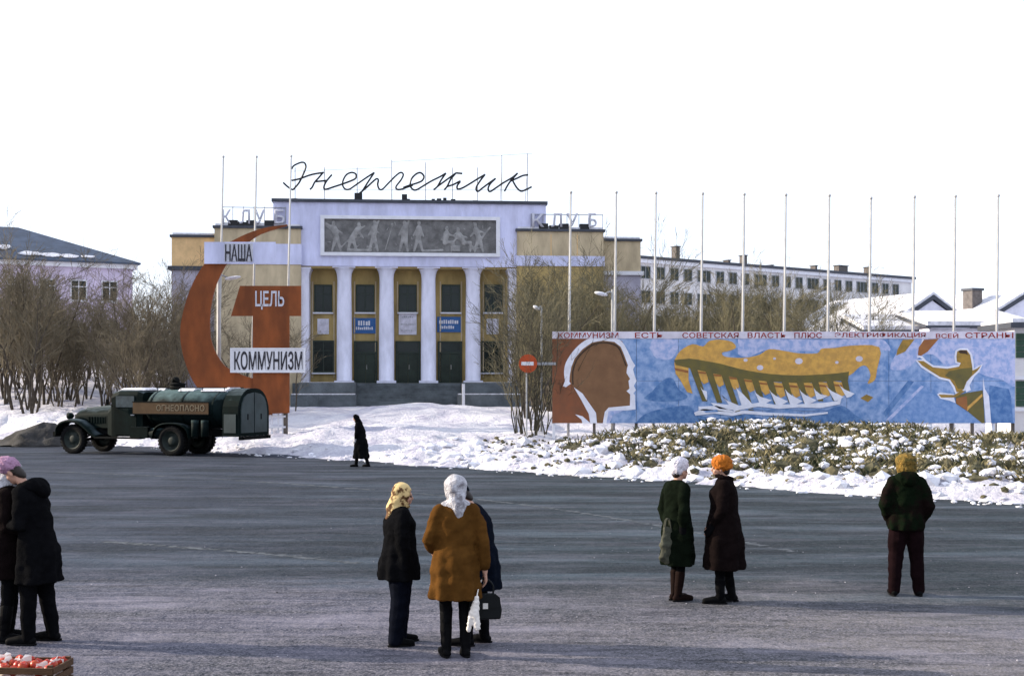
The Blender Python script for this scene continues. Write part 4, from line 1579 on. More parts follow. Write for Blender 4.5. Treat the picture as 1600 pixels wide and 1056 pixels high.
# figure with outstretched arms
fig = [(625, 185), (650, 172), (705, 172), (735, 215), (750, 300), (755, 345), (790, 330), (828, 300), (800, 345), (745, 395), (705, 440), (682, 500), (660, 520), (620, 530), (603, 480), (562, 420), (480, 400), (400, 350), (330, 305), (288, 262), (340, 265), (420, 318), (540, 330), (640, 312), (655, 282), (622, 272), (618, 225)]
cx, cy = 600, 340


def grow(pts, k):
    out = []
    n = len(pts)
    for i in range(n):
        a, b, c = Vector(pts[i - 1]), Vector(pts[i]), Vector(pts[(i + 1) % n])
        t = (c - a)
        t = t.normalized() if t.length else Vector((1, 0))
        out.append((b.x + t.y * k, b.y - t.x * k))
    return out


shape('figure_outline', PB['white'], grow(fig, 17), C5, 4)
shape('figure', PB['ochre'], fig, C5, 5)
shape('figure_shade', PB['olive'], [(655, 330), (750, 320), (750, 385), (700, 440), (680, 500), (630, 500), (600, 430), (520, 390), (560, 350)], C5, 6)
shape('figure_hair', PB['dark'], [(630, 182), (655, 174), (705, 176), (715, 215), (695, 205), (650, 200)], C5, 6)
shape('forearm_outline', PB['white'], [(455, 545), (480, 530), (600, 545), (600, 580), (612, 620), (560, 600), (480, 582)], C5, 4)
shape('forearm', PB['ochre'], [(465, 547), (600, 552), (660, 512), (692, 520), (612, 572), (490, 574)], C5, 6)
shape('skirt', PB['olive'], [(612, 560), (700, 535), (840, 512), (858, 795), (835, 795), (720, 695), (615, 625)], C5, 5)
shape('skirt_stripe', PB['redbrown'], [(615, 580), (705, 560), (715, 690), (617, 622)], C5, 6)
shape('skirt_stripe', PB['orange'], [(835, 540), (838, 562), (725, 670), (705, 692), (712, 650)], C5, 7)
shape('white_stripe', PB['white'], [(842, 395), (858, 500), (893, 560), (912, 805), (866, 805), (846, 560)], C5, 6)
shape('white_stripe', PB['white'], [(690, 500), (720, 440), (752, 400), (770, 395), (728, 470), (740, 510), (700, 530)], C5, 7)
shape('ochre_bar', PB['ochre'], [(165, 85), (265, 80), (185, 185), (110, 218), (120, 170)], C5, 4)
shape('ochre_bar', PB['redbrown'], [(345, 85), (470, 75), (375, 185), (320, 220), (292, 215), (300, 150)], C5, 4)
shape('pale_outline', PB['white'], [(330, 80), (345, 80), (292, 220), (330, 225), (400, 300), (310, 235), (285, 235)], C5, 3)
# slogan along the top
def strip_text(body, px0, px1, m):
    u0, z0 = board_xz(px0, 528.2)
    u1, z1 = board_xz(px1, 519.6)
    me = text_mesh(body, u1 - u0, z1 - z0, .006, .010)
    link('slogan', me, m, board, (u0 - bx0, -.021, z0))


for body, a, b in (('КОММУНИЗМ', 872, 966), ('ЕСТЬ', 992, 1036), ('СОВЕТСКАЯ', 1066, 1154), ('ВЛАСТЬ', 1168, 1228), ('ПЛЮС', 1241, 1284), ('ЭЛЕКТРИФИКАЦИЯ', 1304, 1446), ('ВСЕЙ', 1462, 1497), ('СТРАНЫ', 1508, 1583)):
    strip_text(body, a, b, PB['strip_red'])


# ------------------------------------------------------------------ red slogan sign on legs
DS = 54.0


def sxz(px, py):
    p = P(px, py, DS)
    return p.x, p.z


C7 = (260, 400, 3.52)
C2 = (250, 230, 4.222)
slog = thing('hammer_and_sickle_sign', 'huge rust red hammer and sickle sign carrying the white НАША ЦЕЛЬ КОММУНИЗМ boards', 'sign', (0, DS, 0))
outer = [(449, 351), (420, 355), (395, 362), (368, 374), (345, 388), (330, 402), (316, 418), (303, 440), (292, 468), (284, 500), (282, 525), (286, 552), (294, 578), (305, 600), (322, 621), (345, 637), (372, 646), (400, 649), (425, 648)]
inner = [(425, 596), (400, 592), (385, 588), (370, 582), (352, 572), (340, 556), (331, 535), (328, 512), (329, 485), (333, 462), (340, 440), (352, 416), (366, 398), (384, 382), (408, 366), (449, 353)]
sk = spline(outer, 3) + spline(inner, 3)


def spoly(pts):
    return [sxz(x, y) for x, y in pts]


ed = mat('sign_board_edge', (0.07, 0.025, 0.015), 0.8, .3, 4)
MB().prism(spoly(sk), -.06, .06).build('sickle', M['red_panel'], slog)
MB().prism(spoly([(376, 447), (471, 447), (471, 494), (453, 494), (453, 645), (396, 640), (396, 494), (362, 494)]), -.14, -.065).build('hammer', M['red_panel'], slog)
MB().prism(spoly([(453, 600), (453, 645), (425, 646), (405, 632), (396, 600)]), -.145, -.142).build('hammer_end', M['red_panel'], slog)


def swrite(body, px0, px1, py0, py1, y, m, n='lettering'):
    x0, z0 = sxz(px0, py1)
    x1, z1 = sxz(px1, py0)
    letters(body, x1 - x0, z1 - z0, .02, .018, m, slog, (x0, y, z0))


def splate(name, px0, px1, py0, py1, y, m, border=None):
    x0, z0 = sxz(px0, py1)
    x1, z1 = sxz(px1, py0)
    pl = MB().box(x0, x1, y, y + .05, z0, z1).build(name, m, slog)
    if border:
        b = .06
        q = MB()
        for (a0, a1, c0, c1) in ((x0 - b, x1 + b, z1, z1 + b), (x0 - b, x1 + b, z0 - b, z0), (x0 - b, x0, z0, z1), (x1, x1 + b, z0, z1)):
            q.box(a0, a1, y - .03, y + .05, c0, c1)
        q.build('border', border, pl)
    return pl


dk = mat('dark_sign_letters', (0.03, 0.028, 0.035), 0.7, .3, 4)
splate('top_board', 321, 432, 379, 413, -.22, M['lavender'])
splate('word_board', 352.5, 397, 381, 410, -.25, mat('greyish_word_board', (0.50, 0.50, 0.56), 0.8, .2, 3), None)
swrite('НАША', 354, 396, 383, 409, -.251, dk)
swrite('ЦЕЛЬ', 400, 445, 455, 484, -.141, M['letter_grey'])
splate('lower_board', 364, 476, 546, 580, -.24, M['white'], M['white'])
swrite('КОММУНИЗМ', 368, 474, 549, 578, -.241, dk)
legs = MB()
for px, pt in ((408, 640), (446, 640), (340, 630)):
    x, z = sxz(px, pt)
    gz = hz(x, DS)
    legs.box(x - .07, x + .07, .062, .20, gz - .3, z + 1.5)
legs.build('post', M['edge_wood'], slog)
for a, b in (((414, 640), (414, 450)), ((442, 640), (442, 450))):
    x, z0 = sxz(*a)
    _, z1 = sxz(*b)
    MB().box(x - .05, x + .05, .21, .30, hz(x, DS) - .2, z1).build('brace_post', M['edge_wood'], slog)
wl_ = MB()
for px in (412, 424, 434, 441):
    x, z = sxz(px, 646)
    wl_.box(x - .03, x + .03, .1, .16, hz(x, DS) - .2, z)
x0, _ = sxz(405, 0)
x1, _ = sxz(446, 0)
for k in (.45, .9):
    wl_.box(x0, x1, .04, .098, hz(x0, DS) + k - .04, hz(x0, DS) + k + .04)
wl_.build('white_lattice', M['white'], slog)

# ------------------------------------------------------------------ flagpoles and lamps
def flagpole(px, py, d, label, group, lean=0.0):
    top = P(px, py, d)
    gz = hz(top.x - lean, d)
    t = thing('flagpole', label, 'flagpole', (top.x - lean, d, gz), 0, group)
    h = top.z - gz
    MB().tube([(0, 0, -.2), (lean * .5, 0, h * .5), (lean, 0, h)], [.052, .046, .030], 10).build('mast', M['pole'], t, True)
    MB().ball((lean, 0, h + .05), .06, 8, 6).build('finial', M['pole'], t, True)
    mb = MB()
    mb.tube([(lean * .12 - .075, 0, .9), (lean * .12 - .08, 0, 1.15)], .02, 6)
    mb.tube([(lean * .12 - .075, 0, 1.0), (lean - .045, 0, h - .05)], .006, 4)
    mb.build('halyard', M['grey_metal'], t)


ORD = ['leftmost', 'second', 'third', 'fourth', 'fifth', 'sixth', 'seventh', 'eighth', 'ninth', 'tenth', 'rightmost']
for i, (px, py) in enumerate(((892, 303), (963, 303), (1025, 304), (1098, 305), (1163, 306), (1228, 307), (1296, 308), (1361, 312), (1429, 310), (1493, 309), (1560, 308))):
    flagpole(px, py, DB + .9, 'bare white flagpole behind the painted billboard, %s%s of the eleven' % (ORD[i], '' if i in (0, 10) else ' from the left'), 'flagpoles behind the painted billboard', .10)
for px, py, w in ((349, 247, 'left'), (401, 247, 'middle'), (455, 246, 'right')):
    flagpole(px, py, DS + 2.0, 'bare white flagpole behind the red sign, %s of the three' % w, 'flagpoles behind the red sign', .26)


def lamp(px_post, py_top, d, px_head, py_head, label, rpost=.07, head_len=.62, pm=None):
    b = P(px_post, py_top, d)
    hd = P(px_head, py_head, d)
    gz = hz(b.x, d)
    t = thing('street_lamp', label, 'street lamp', (b.x, d, gz))
    h = b.z - gz
    MB().tube([(0, 0, -.2), (0, 0, h)], [rpost * 1.25, rpost], 10).build('post', pm or M['concrete'], t, True)
    dx, dz = hd.x - b.x, hd.z - gz
    MB().tube(catmull([(0, 0, h - .15), (dx * .25, 0, h + (dz - h) * .7 + .06), (dx * .7, 0, dz + .03)], 4), .03, 6).build('arm', M['grey_metal'], t, True)
    mb = MB()
    s = 1 if dx > 0 else -1
    L = head_len
    rings = []
    for k, r in ((0, .05), (.12, .10), (.35, .14), (.7, .13), (.92, .08), (1, .03)):
        rings.append((k, r))
    vs = []
    n = 12
    x0 = dx - s * L * .5
    for k, r in rings:
        for j in range(n):
            a = 6.2832 * j / n
            vs.append((x0 + s * k * L, r * math.cos(a), dz + .10 * k + r * .55 * math.sin(a)))
    fs = []
    for i in range(len(rings) - 1):
        for j in range(n):
            fs.append((i * n + j, i * n + (j + 1) % n, (i + 1) * n + (j + 1) % n, (i + 1) * n + j))
    fs += [tuple(range(n)), tuple((len(rings) - 1) * n + j for j in range(n))]
    mb.add(vs, fs)
    mb.build('lamp_head', M['white'], t, True)


lamp(342, 424, 55.2, 364, 436, 'white street lamp post with cobra head inside the red sickle', .085, .68, M['pole'])
lamp(957, 452, 49.5, 939, 461, 'street lamp with a pale head among the bushes above the billboard', .055, .5)
lamp(846, 478, 47.5, 838, 483, 'thin dark post with a tiny white lamp head by the tall bare shrub', .035, .24)

# no-entry sign, on a bracket from the board's end and its own thin post
p = P(825, 568, DB - .25)
t = thing('no_entry_sign', 'round faded red no entry sign with a white bar beside the billboard', 'road sign', (p.x, p.y, hz(p.x, p.y)))
zc_ = p.z - t.location.z
MB().disc((0, zc_), .33, -.02, .02, 32).build('disc', M['noentry_red'], t)
MB().box(-.24, .20, -.026, -.0215, zc_ - .065, zc_ + .065).build('white_bar', M['white'], t)
MB().tube([(-.05, .055, -.3), (-.05, .055, zc_ + .2)], .03, 8).build('post', M['grey_metal'], t)
MB().box(.10, (bx0 - p.x) + .12, .03, .07, zc_ - .05, zc_ + .05).build('bracket', M['grey_metal'], t)


# ------------------------------------------------------------------ bare trees
def tree_mesh(seed, h, stems, spread, density=1.0, upright=1.0, twig_r=.0075, stem_k=1.0):
    rr = random.Random(seed)
    tv, tf, cv, cf = [], [], [], []

    def seg(V, Fq, pts, rad, n):
        prev = None
        o = len(V)
        for i, p in enumerate(pts):
            d = (pts[min(i + 1, len(pts) - 1)] - pts[max(i - 1, 0)])
            d = d.normalized() if d.length > 1e-6 else Vector((0, 0, 1))
            u = d.cross(Vector((.3, .9, .1))).normalized() if prev is None else (prev - d * prev.dot(d)).normalized()
            prev = u
            w = d.cross(u)
            for k in range(n):
                a = 6.2832 * k / n
                q = p + (u * math.cos(a) + w * math.sin(a)) * rad[i]
                V.append((q.x, q.y, q.z))
        for i in range(len(pts) - 1):
            for k in range(n):
                k2 = (k + 1) % n
                Fq.append((o + i * n + k, o + i * n + k2, o + (i + 1) * n + k2, o + (i + 1) * n + k))

    def grow_(p, d, L, r, lev):
        n = 5 if lev == 0 else 3 if lev == 1 else 2
        pts, rad = [p.copy()], [r]
        r1 = max(r * (.35 if lev else .25), twig_r * .8)
        q, dd = p.copy(), d.copy()
        for i in range(n):
            dd = (dd + Vector((rr.gauss(0, .16), rr.gauss(0, .16), rr.gauss(0, .08) + (.06 if lev else .10)))).normalized()
            q = q + dd * (L / n)
            pts.append(q.copy())
            rad.append(r + (r1 - r) * (i + 1) / n)
        if lev == 0:
            seg(tv, tf, pts, rad, 6)
        else:
            seg(cv, cf, pts, rad, 3)
        if lev >= 3:
            return
        kids = int([11, 6, 4][lev] * density + rr.random())
        for c in range(kids):
            k = rr.uniform(.22 if lev == 0 else .2, 1.0)
            i = min(int(k * n), n - 1)
            f = k * n - i
            b = pts[i].lerp(pts[i + 1], f)
            ax = (pts[i + 1] - pts[i]).normalized()
            side = Vector((rr.gauss(0, 1), rr.gauss(0, 1), rr.gauss(0, .4)))
            side = (side - ax * side.dot(ax)).normalized()
            nd = (ax * upright + side * rr.uniform(.40, .75)).normalized()
            rb = rad[i] + (rad[i + 1] - rad[i]) * f
            grow_(b, nd, L * rr.uniform(.30, .52) * (1.1 - .35 * k if lev == 0 else 1), max(rb * .6, twig_r), lev + 1)

    for s in range(stems):
        a = rr.uniform(0, 6.28)
        d = Vector((math.cos(a) * spread * rr.uniform(.3, 1), math.sin(a) * spread * rr.uniform(.3, 1), 1)).normalized()
        b = Vector((math.cos(a) * .12 * stems ** .5, math.sin(a) * .12 * stems ** .5, -.25))
        grow_(b, d, h * rr.uniform(.72, 1.0), (.022 + .0068 * h * rr.uniform(.7, 1.1)) * stem_k, 0)
    m1 = bpy.data.meshes.new('trunk')
    m1.from_pydata(tv, [], tf)
    m2 = bpy.data.meshes.new('crown')
    m2.from_pydata(cv, [], cf)
    return m1, m2


VAR = [tree_mesh(100 + i, 7.0, st, sp, de) for i, (st, sp, de) in enumerate(((3, .16, 1.0), (4, .20, 1.0), (2, .12, 1.15), (5, .22, .9), (3, .24, 1.05), (1, .08, 1.3)))]
OLV = [(a.copy(), b.copy()) for a, b in VAR]
for a, b in VAR:
    a.materials.append(M['bark'])
    b.materials.append(M['twig'])
for a, b in OLV:
    a.materials.append(M['bark'])
    b.materials.append(M['twig_olive'])


def plant_tree(name, label, x, y, h, group, rr, var=VAR):
    a, b = rr.choice(var)
    z = hz(x, y)
    t = thing(name, label, 'tree', (x, y, z), rr.uniform(0, 6.28), group)
    s = h / 7.0
    t.scale = (s * rr.uniform(.9, 1.2), s * rr.uniform(.9, 1.2), s)
    link('trunk', a, [], t)
    link('crown', b, [], t)
    return t


rt = random.Random(17)
# thicket on the left, thinning to lower saplings near the club
n = 0
for i in range(400):
    px = rt.uniform(-60, 285)
    d = rt.uniform(59, 84)
    if n >= 84:
        break
    p = P(px, 600, d)
    if sdist(p.x, p.y) < 2.0:
        continue
    top = 440 + 12 * math.sin(px * .06) - (22 if px < 60 else 0) + (10 if px > 215 else 0) + (34 if 90 < px < 210 else 0) + rt.uniform(-12, 84)
    h = (CAM_H + (600 - top) * d / F) - hz(p.x, p.y)
    plant_tree('bare_tree', 'bare brown tree in the leafless thicket left of the red sign', p.x, p.y, h, 'bare trees of the left thicket', rt)
    n += 1
# brush between the billboard and the buildings
n = 0
for i in range(300):
    px = rt.uniform(815, 1345)
    d = rt.uniform(56, 80) if px < 1000 else rt.uniform(58, 95)
    if n >= 88:
        break
    p = P(px, 600, d)
    if px < 860 and d > 72:
        continue
    base = 440 if px < 990 else 476 + 10 * math.sin(px * .02)
    top = base + rt.uniform(-16, 34)
    h = (CAM_H + (600 - top) * d / F) - hz(p.x, p.y)
    plant_tree('bare_tree', 'bare olive brown tree in the brush behind the billboard', p.x, p.y, h, 'bare trees behind the billboard', rt, OLV)
    n += 1
# low brush by the steps and behind the sign
for px, d, top, lab in ((385, 66, 500, 'small bare bush seen through the red hammer and sickle sign'), (425, 68, 515, 'small bare bush behind the handle of the red hammer'), (462, 70, 520, 'slim bare sapling at the left end of the club steps')):
    p = P(px, 600, d)
    plant_tree('bare_bush', lab, p.x, p.y, (CAM_H + (600 - top) * d / F) - hz(p.x, p.y), None, rt)
# tall leaning shrub beside the no entry sign
a, b = tree_mesh(301, 5.0, 15, .17, .60, 1.1, .005, .45)
a.materials.append(M['twig_dark'])
b.materials.append(M['twig_dark'])
p = P(848, 690, 46.35)
t = thing('bare_shrub', 'tall many-stemmed bare shrub leaning beside the left end of the billboard', 'shrub', (p.x - .3, p.y, hz(p.x, p.y)))
link('stems', a, [], t)
link('crown', b, [], t)
a, b = tree_mesh(305, 4.9, 12, .18, .7, 1.1, .005, .5)
a.materials.append(M['twig_dark'])
b.materials.append(M['twig_olive'])
p = P(822, 668, 47.5)
t = thing('bare_shrub', 'bare shrub growing behind the round red no entry sign', 'shrub', (p.x, p.y, hz(p.x, p.y)))
link('stems', a, [], t)
link('crown', b, [], t)

# ------------------------------------------------------------------ tank truck
def xsections(mb, secs, mi=0):
    """loft through closed YZ sections [(x, [(y, z)...])]"""
    n = len(secs[0][1])
    vs = [(x, y, z) for x, s in secs for y, z in s]
    fs = []
    for i in range(len(secs) - 1):
        for k in range(n):
            fs.append((i * n + k, i * n + (k + 1) % n, (i + 1) * n + (k + 1) % n, (i + 1) * n + k))
    fs += [tuple(range(n)), tuple((len(secs) - 1) * n + k for k in range(n))]
    return mb.add(vs, fs, mi)


def truck():
    a = R(20)
    t = thing('tank_truck', 'old dark green tank truck with snow on its cab roof and an ochre warning board', 'truck', (-11.75, 46.35, 0.0), math.pi - a)
    # wheels
    def tyre_mesh():
        mb = MB()
        prof = [(-.11, .36), (-.125, .44), (-.11, .505), (-.05, .53), (.05, .53), (.11, .505), (.125, .44), (.11, .36)]
        n = 30
        vs = [(r * math.cos(6.2832 * k / n), y, r * math.sin(6.2832 * k / n)) for y, r in prof for k in range(n)]
        fs = [(i * n + k, i * n + (k + 1) % n, (i + 1) * n + (k + 1) % n, (i + 1) * n + k) for i in range(len(prof) - 1) for k in range(n)]
        mb.add(vs, fs)
        for k in range(26):      # tread blocks
            c = 6.2832 * k / 26
            q = [(math.cos(c + s * .07) * r, math.sin(c + s * .07) * r) for s, r in ((-1, .515), (1, .515), (1, .545), (-1, .545))]
            mb.add([(x, y, z) for y in (-.1, .1) for x, z in q], [(0, 1, 2, 3), (7, 6, 5, 4), (0, 4, 5, 1), (1, 5, 6, 2), (2, 6, 7, 3), (3, 7, 4, 0)])
        return mb.mesh('tyre', False)

    def rim_mesh(front):
        mb = MB()
        s = 1
        prof = [(.105, .37), (.085, .33), (.03, .31), (.02, .16), (.08, .14), (.10, .10), (.10, .01)] if front else [(.105, .37), (.09, .34), (-.04, .31), (-.05, .18), (.05, .16), (.08, .10), (.08, .01)]
        n = 24
        vs = [(r * math.cos(6.2832 * k / n), y * s, r * math.sin(6.2832 * k / n)) for y, r in prof for k in range(n)]
        fs = [(i * n + k, i * n + (k + 1) % n, (i + 1) * n + (k + 1) % n, (i + 1) * n + k) for i in range(len(prof) - 1) for k in range(n)]
        fs.append(tuple((len(prof) - 1) * n + k for k in range(n)))
        mb.add(vs, fs)
        for k in range(8):
            c = 6.2832 * k / 8
            mb.ball((.235 * math.cos(c), .035 if front else -.03, .235 * math.sin(c)), .022, 6, 4)
        return mb.mesh('rim', True)

    tm, rf_, rr_ = tyre_mesh(), rim_mesh(True), rim_mesh(False)
    for (x, y, fr) in ((4.3, .86, True), (4.3, -.86, True), (0, .93, False), (0, -.93, False), (0, .66, False), (0, -.66, False)):
        w = link('wheel', tm, M['rubber'], t, (x, y, .535))
        if y < 0:
            w.rotation_euler = (0, 0, math.pi)
        link('rim', rf_ if fr else rr_, M['wheel_rim'], w)
    ch = MB()
    for y in (-.42, .42):
        ch.box(-2.6, 4.75, y - .05, y + .05, .72, .92)
    for x in (-2.3, -1, .9, 2.2, 3.4):
        ch.box(x - .05, x + .05, -.37, .37, .74, .9)
    ch.tube([(0, -.95, .535), (0, .95, .535)], .09, 8)
    ch.ball((0, 0, .55), (.24, .2, .24), 10, 8)
    ch.tube([(4.3, -.85, .5), (4.3, .85, .5)], .06, 8)
    for y in (-.5, .5):
        ch.tube([(-.7, y, .75), (-.3, y, .62), (0, y, .58), (.3, y, .62), (.7, y, .75)], .05, 6)
        ch.tube([(3.7, y, .75), (4.0, y, .62), (4.3, y, .58), (4.6, y, .62), (4.8, y, .75)], .045, 6)
    ch.build('chassis', M['chassis'], t)
    # bonnet
    def hood_sec(w, z0, z1, k=.55):
        out = []
        for i in range(17):
            c = math.pi * i / 16
            out.append((w * math.cos(c) * (1 if True else 0), z0 + (z1 - z0) * (k + (1 - k) * math.sin(c))))
        return [(w, z0)] + out + [(-w, z0)]
    mb = MB()
    xsections(mb, [(2.78, hood_sec(.66, .95, 1.78)), (3.4, hood_sec(.56, .95, 1.72)), (4.2, hood_sec(.46, .95, 1.66)), (4.55, hood_sec(.43, .95, 1.60)), (4.66, hood_sec(.38, 1.0, 1.52))])
    hood = mb.build('bonnet', M['truck'], t, False)
    mb = MB()
    for i in range(9):
        y = -.30 + i * .075
        mb.box(4.665, 4.70, y - .018, y + .018, 1.0, 1.42)
    mb.build('grille', M['chassis'], hood)
    mb = MB()
    for s in (1, -1):
        for i in range(7):
            x = 3.1 + i * .13
            mb.box(x, x + .05, s * (.60 - .075 * i * .13 / .13 * .16) - .02, s * (.60 - .012 * i) + .02, 1.12, 1.35)
    mb.build('louvre_panel', M['truck'], hood)
    sn = MB()
    xsections(sn, [(2.9, [(-.35, 1.72), (-.2, 1.80), (.2, 1.80), (.35, 1.72)]), (4.3, [(-.25, 1.60), (-.12, 1.68), (.12, 1.68), (.25, 1.60)])])
    sn.build('frost', M['truck_grey'], hood)
    # front wings sweep over the wheels and run into the step
    for s in (1, -1):
        mb = MB()
        path = [(5.0, .72), (4.98, .98), (4.78, 1.16), (4.45, 1.24), (4.05, 1.20), (3.72, 1.02), (3.45, .80), (3.2, .66)]
        sm = catmull([(x, 0, z) for x, z in path], 3)
        y0, y1 = (.40, 1.04)
        vs, n = [], len(sm)
        for p in sm:
            vs += [(p.x, s * y0, p.z), (p.x, s * (y0 + y1) / 2, p.z + .045), (p.x, s * y1, p.z), (p.x, s * (y1 + .015), p.z - .09)]
        fs = [(i * 4 + k, i * 4 + k + 1, i * 4 + 5 + k, i * 4 + 4 + k) for i in range(n - 1) for k in range(3)]
        mb.add(vs, fs)
        w = mb.build('front_wing', M['truck'], t, True)
        md = w.modifiers.new('thick', 'SOLIDIFY')
        md.thickness = .03
        MB().box(1.3, 3.25, s * .72 if s > 0 else -1.08, 1.08 if s > 0 else -.72, .58, .64).build('running_board', M['chassis'], t)
        hl = MB()
        n = 16
        for x, r in ((4.52, .06), (4.6, .12), (4.78, .135)):
            pass
        hl.tube([(4.52, s * .62, 1.38), (4.60, s * .62, 1.38), (4.74, s * .62, 1.38)], [.05, .115, .13], 16)
        hl.tube([(4.56, s * .62, 1.2), (4.6, s * .62, 1.3)], .025, 6)
        h = hl.build('headlight', M['truck'], t, True)
        MB().tube([(4.741, s * .62, 1.38), (4.76, s * .62, 1.38)], [.118, .08], 16).build('lens', M['letter_grey'], h)
    mb = MB()
    mb.box(5.02, 5.10, -1.05, 1.05, .62, .80)
    mb.box(4.7, 5.02, -.47, -.37, .68, .76)
    mb.box(4.7, 5.02, .37, .47, .68, .76)
    mb.build('bumper', M['chassis'], t)
    # cab
    def cab_sec(w, z0, z1, r=.18):
        return [(w, z0), (w, z1 - r), (w - r * .35, z1 - r * .3), (w - r, z1), (-(w - r), z1), (-(w - r * .35), z1 - r * .3), (-w, z1 - r), (-w, z0)]
    mb = MB()
    xsections(mb, [(1.28, cab_sec(.90, .70, 2.26)), (1.5, cab_sec(.92, .66, 2.34)), (2.3, cab_sec(.92, .66, 2.34)), (2.62, cab_sec(.90, .66, 2.26, .22)), (2.66, cab_sec(.88, .68, 1.72, .1)), (2.86, cab_sec(.80, .72, 1.68, .2))])
    cab = mb.build('cab', M['truck'], t)
    for s in (1, -1):
        y = s * .921
        d = MB().box(1.52, 2.48, min(y, y + s * .02), max(y, y + s * .02), .72, 1.66).build('door', M['truck'], t)
        MB().box(1.62, 2.40, min(y + s * .001, y + s * .018), max(y + s * .001, y + s * .018), 1.72, 2.12).build('door_glass', M['cab_glass'], d)
        MB().box(1.6, 1.74, min(y + s * .021, y + s * .05), max(y + s * .021, y + s * .05), 1.42, 1.46).build('handle', M['grey_metal'], d)
        mm_ = MB()
        mm_.tube([(2.55, s * .92, 1.75), (2.62, s * 1.14, 1.85)], .012, 5)
        mm_.box(2.6, 2.64, min(s * 1.08, s * 1.2), max(s * 1.08, s * 1.2), 1.78, 2.0)
        mm_.build('mirror', M['chassis'], t)
    for y0 in (-.72, .03):
        g_ = MB()
        g_.add([(2.668, y0, 1.78), (2.668, y0 + .69, 1.78), (2.64, y0 + .69, 2.14), (2.64, y0, 2.14), (2.69, y0, 1.78), (2.69, y0 + .69, 1.78), (2.66, y0 + .69, 2.14), (2.66, y0, 2.14)],
               [(0, 1, 2, 3), (4, 5, 6, 7), (0, 1, 5, 4), (1, 2, 6, 5), (2, 3, 7, 6), (3, 0, 4, 7)])
        g_.build('windscreen', M['cab_glass'], cab)
    MB().box(1.274, 1.279, -.45, .45, 1.72, 2.08).build('rear_glass', M['glass'], cab)
    sn = MB()
    xsections(sn, [(1.34, [(-.72, 2.32), (-.6, 2.37), (.6, 2.37), (.72, 2.32)]), (1.5, [(-.76, 2.34), (-.6, 2.42), (.6, 2.42), (.78, 2.34)]), (2.3, [(-.76, 2.34), (-.6, 2.41), (.6, 2.41), (.78, 2.34)]), (2.6, [(-.66, 2.26), (-.5, 2.30), (.5, 2.30), (.66, 2.26)])])
    sn.build('roof_snow', M['snow_cap'], cab)
    # tank
    def ell(ry, rz, zc_, n=32):
        return [(ry * math.cos(6.2832 * k / n), zc_ + rz * math.sin(6.2832 * k / n)) for k in range(n)]
    mb = MB()
    zc_ = 1.66
    xsections(mb, [(1.20, ell(.40, .25, zc_)), (1.16, ell(.80, .52, zc_)), (1.08, ell(.98, .66, zc_)), (1.0, ell(1.04, .71, zc_)), (-.8, ell(1.04, .71, zc_)), (-2.0, ell(1.04, .71, zc_)), (-2.12, ell(.9, .6, zc_))])
    tank = mb.build('tank', M['truck_tank'], t, True)
    bd = MB()
    for x in (.9, -.4, -1.7):
        xsections(bd, [(x - .03, ell(1.055, .725, zc_)), (x + .03, ell(1.055, .725, zc_))])
    bd.build('tank_band', M['truck'], tank)
    bm_ = MB()
    for s in (1, -1):
        pass
    bm_.box(-1.6, 1.55, 1.075, 1.10, 1.50, 1.90)
    board_ = bm_.build('warning_board', M['ochre_board'], t)
    fr_ = MB()
    fr_.box(-1.62, 1.57, 1.06, 1.11, 1.90, 1.93)
    fr_.box(-1.62, 1.57, 1.06, 1.11, 1.47, 1.50)
    fr_.build('board_edge', M['chassis'], board_)
    holder = MB().box(-.46, 1.56, 1.1001, 1.1008, 1.59, 1.83).build('lettering', M['ochre_board'], board_)
    letters('ОГНЕОПАСНО', 2.0, .22, .006, .01, M['letter_cream'], holder, (-.55, -1.1009, 1.60))
    for o in KIDS(holder):
        x_, y_, z_ = o.location
        o.parent = board_
        o.location = (-x_, -y_, z_)
        o.rotation_euler = (0, 0, math.pi)
    bpy.data.objects.remove(holder)
    # catwalk, filler dome and pipes on top
    mb = MB()
    for s in (1, -1):
        mb.tube([(.95, s * .55, 2.42), (-2.0, s * .55, 2.42)], .018, 5)
        for x in (.9, -.1, -1.0, -1.9):
            mb.tube([(x, s * .55, 2.22), (x, s * .55, 2.42)], .015, 5)
    mb.build('rail', M['chassis'], tank)
    dm = MB()
    dm.tube([(.42, 0, 2.28), (.42, 0, 2.52)], .27, 18)
    dm.tube([(.42, 0, 2.52), (.42, 0, 2.56), (.42, 0, 2.60)], [.30, .30, .2], 18)
    dm.tube([(.2, .15, 2.58), (.42, .25, 2.74), (.62, .1, 2.58)], .025, 6)
    dm.ball((.48, .05, 2.68), (.16, .16, .14), 10, 6)
    dm.build('filler_dome', M['chassis'], tank, True)
    sp = MB()
    for (x0, x1, w) in ((.1, -.55, .42), (-.95, -2.0, .55), (1.0, .75, .35)):
        xsections(sp, [(x0, [(-w, 2.36), (-w * .5, 2.42), (w * .6, 2.42), (w * 1.1, 2.30), (w * .9, 2.24), (-w, 2.28)]), (x1, [(-w, 2.36), (-w * .5, 2.43), (w * .6, 2.43), (w * 1.1, 2.31), (w * .9, 2.24), (-w, 2.28)])])
    sp.build('tank_snow', M['snow_cap'], tank)
    # rear pump cabinet with two doors
    def arch(w, z0, z1, r=.5):
        out = [(w, z0), (w, z1 - r)]
        for i in range(1, 7):
            c = math.pi / 2 * i / 6
            out.append((w - r + r * math.cos(c), z1 - r + r * math.sin(c)))
        out += [(-y, z) for y, z in reversed(out)]
        return out
    mb = MB()
    yz_prism(mb, arch(1.04, .72, 2.40, .85), -2.75, -2.125)
    cb = mb.build('pump_cabinet', M['truck'], t)
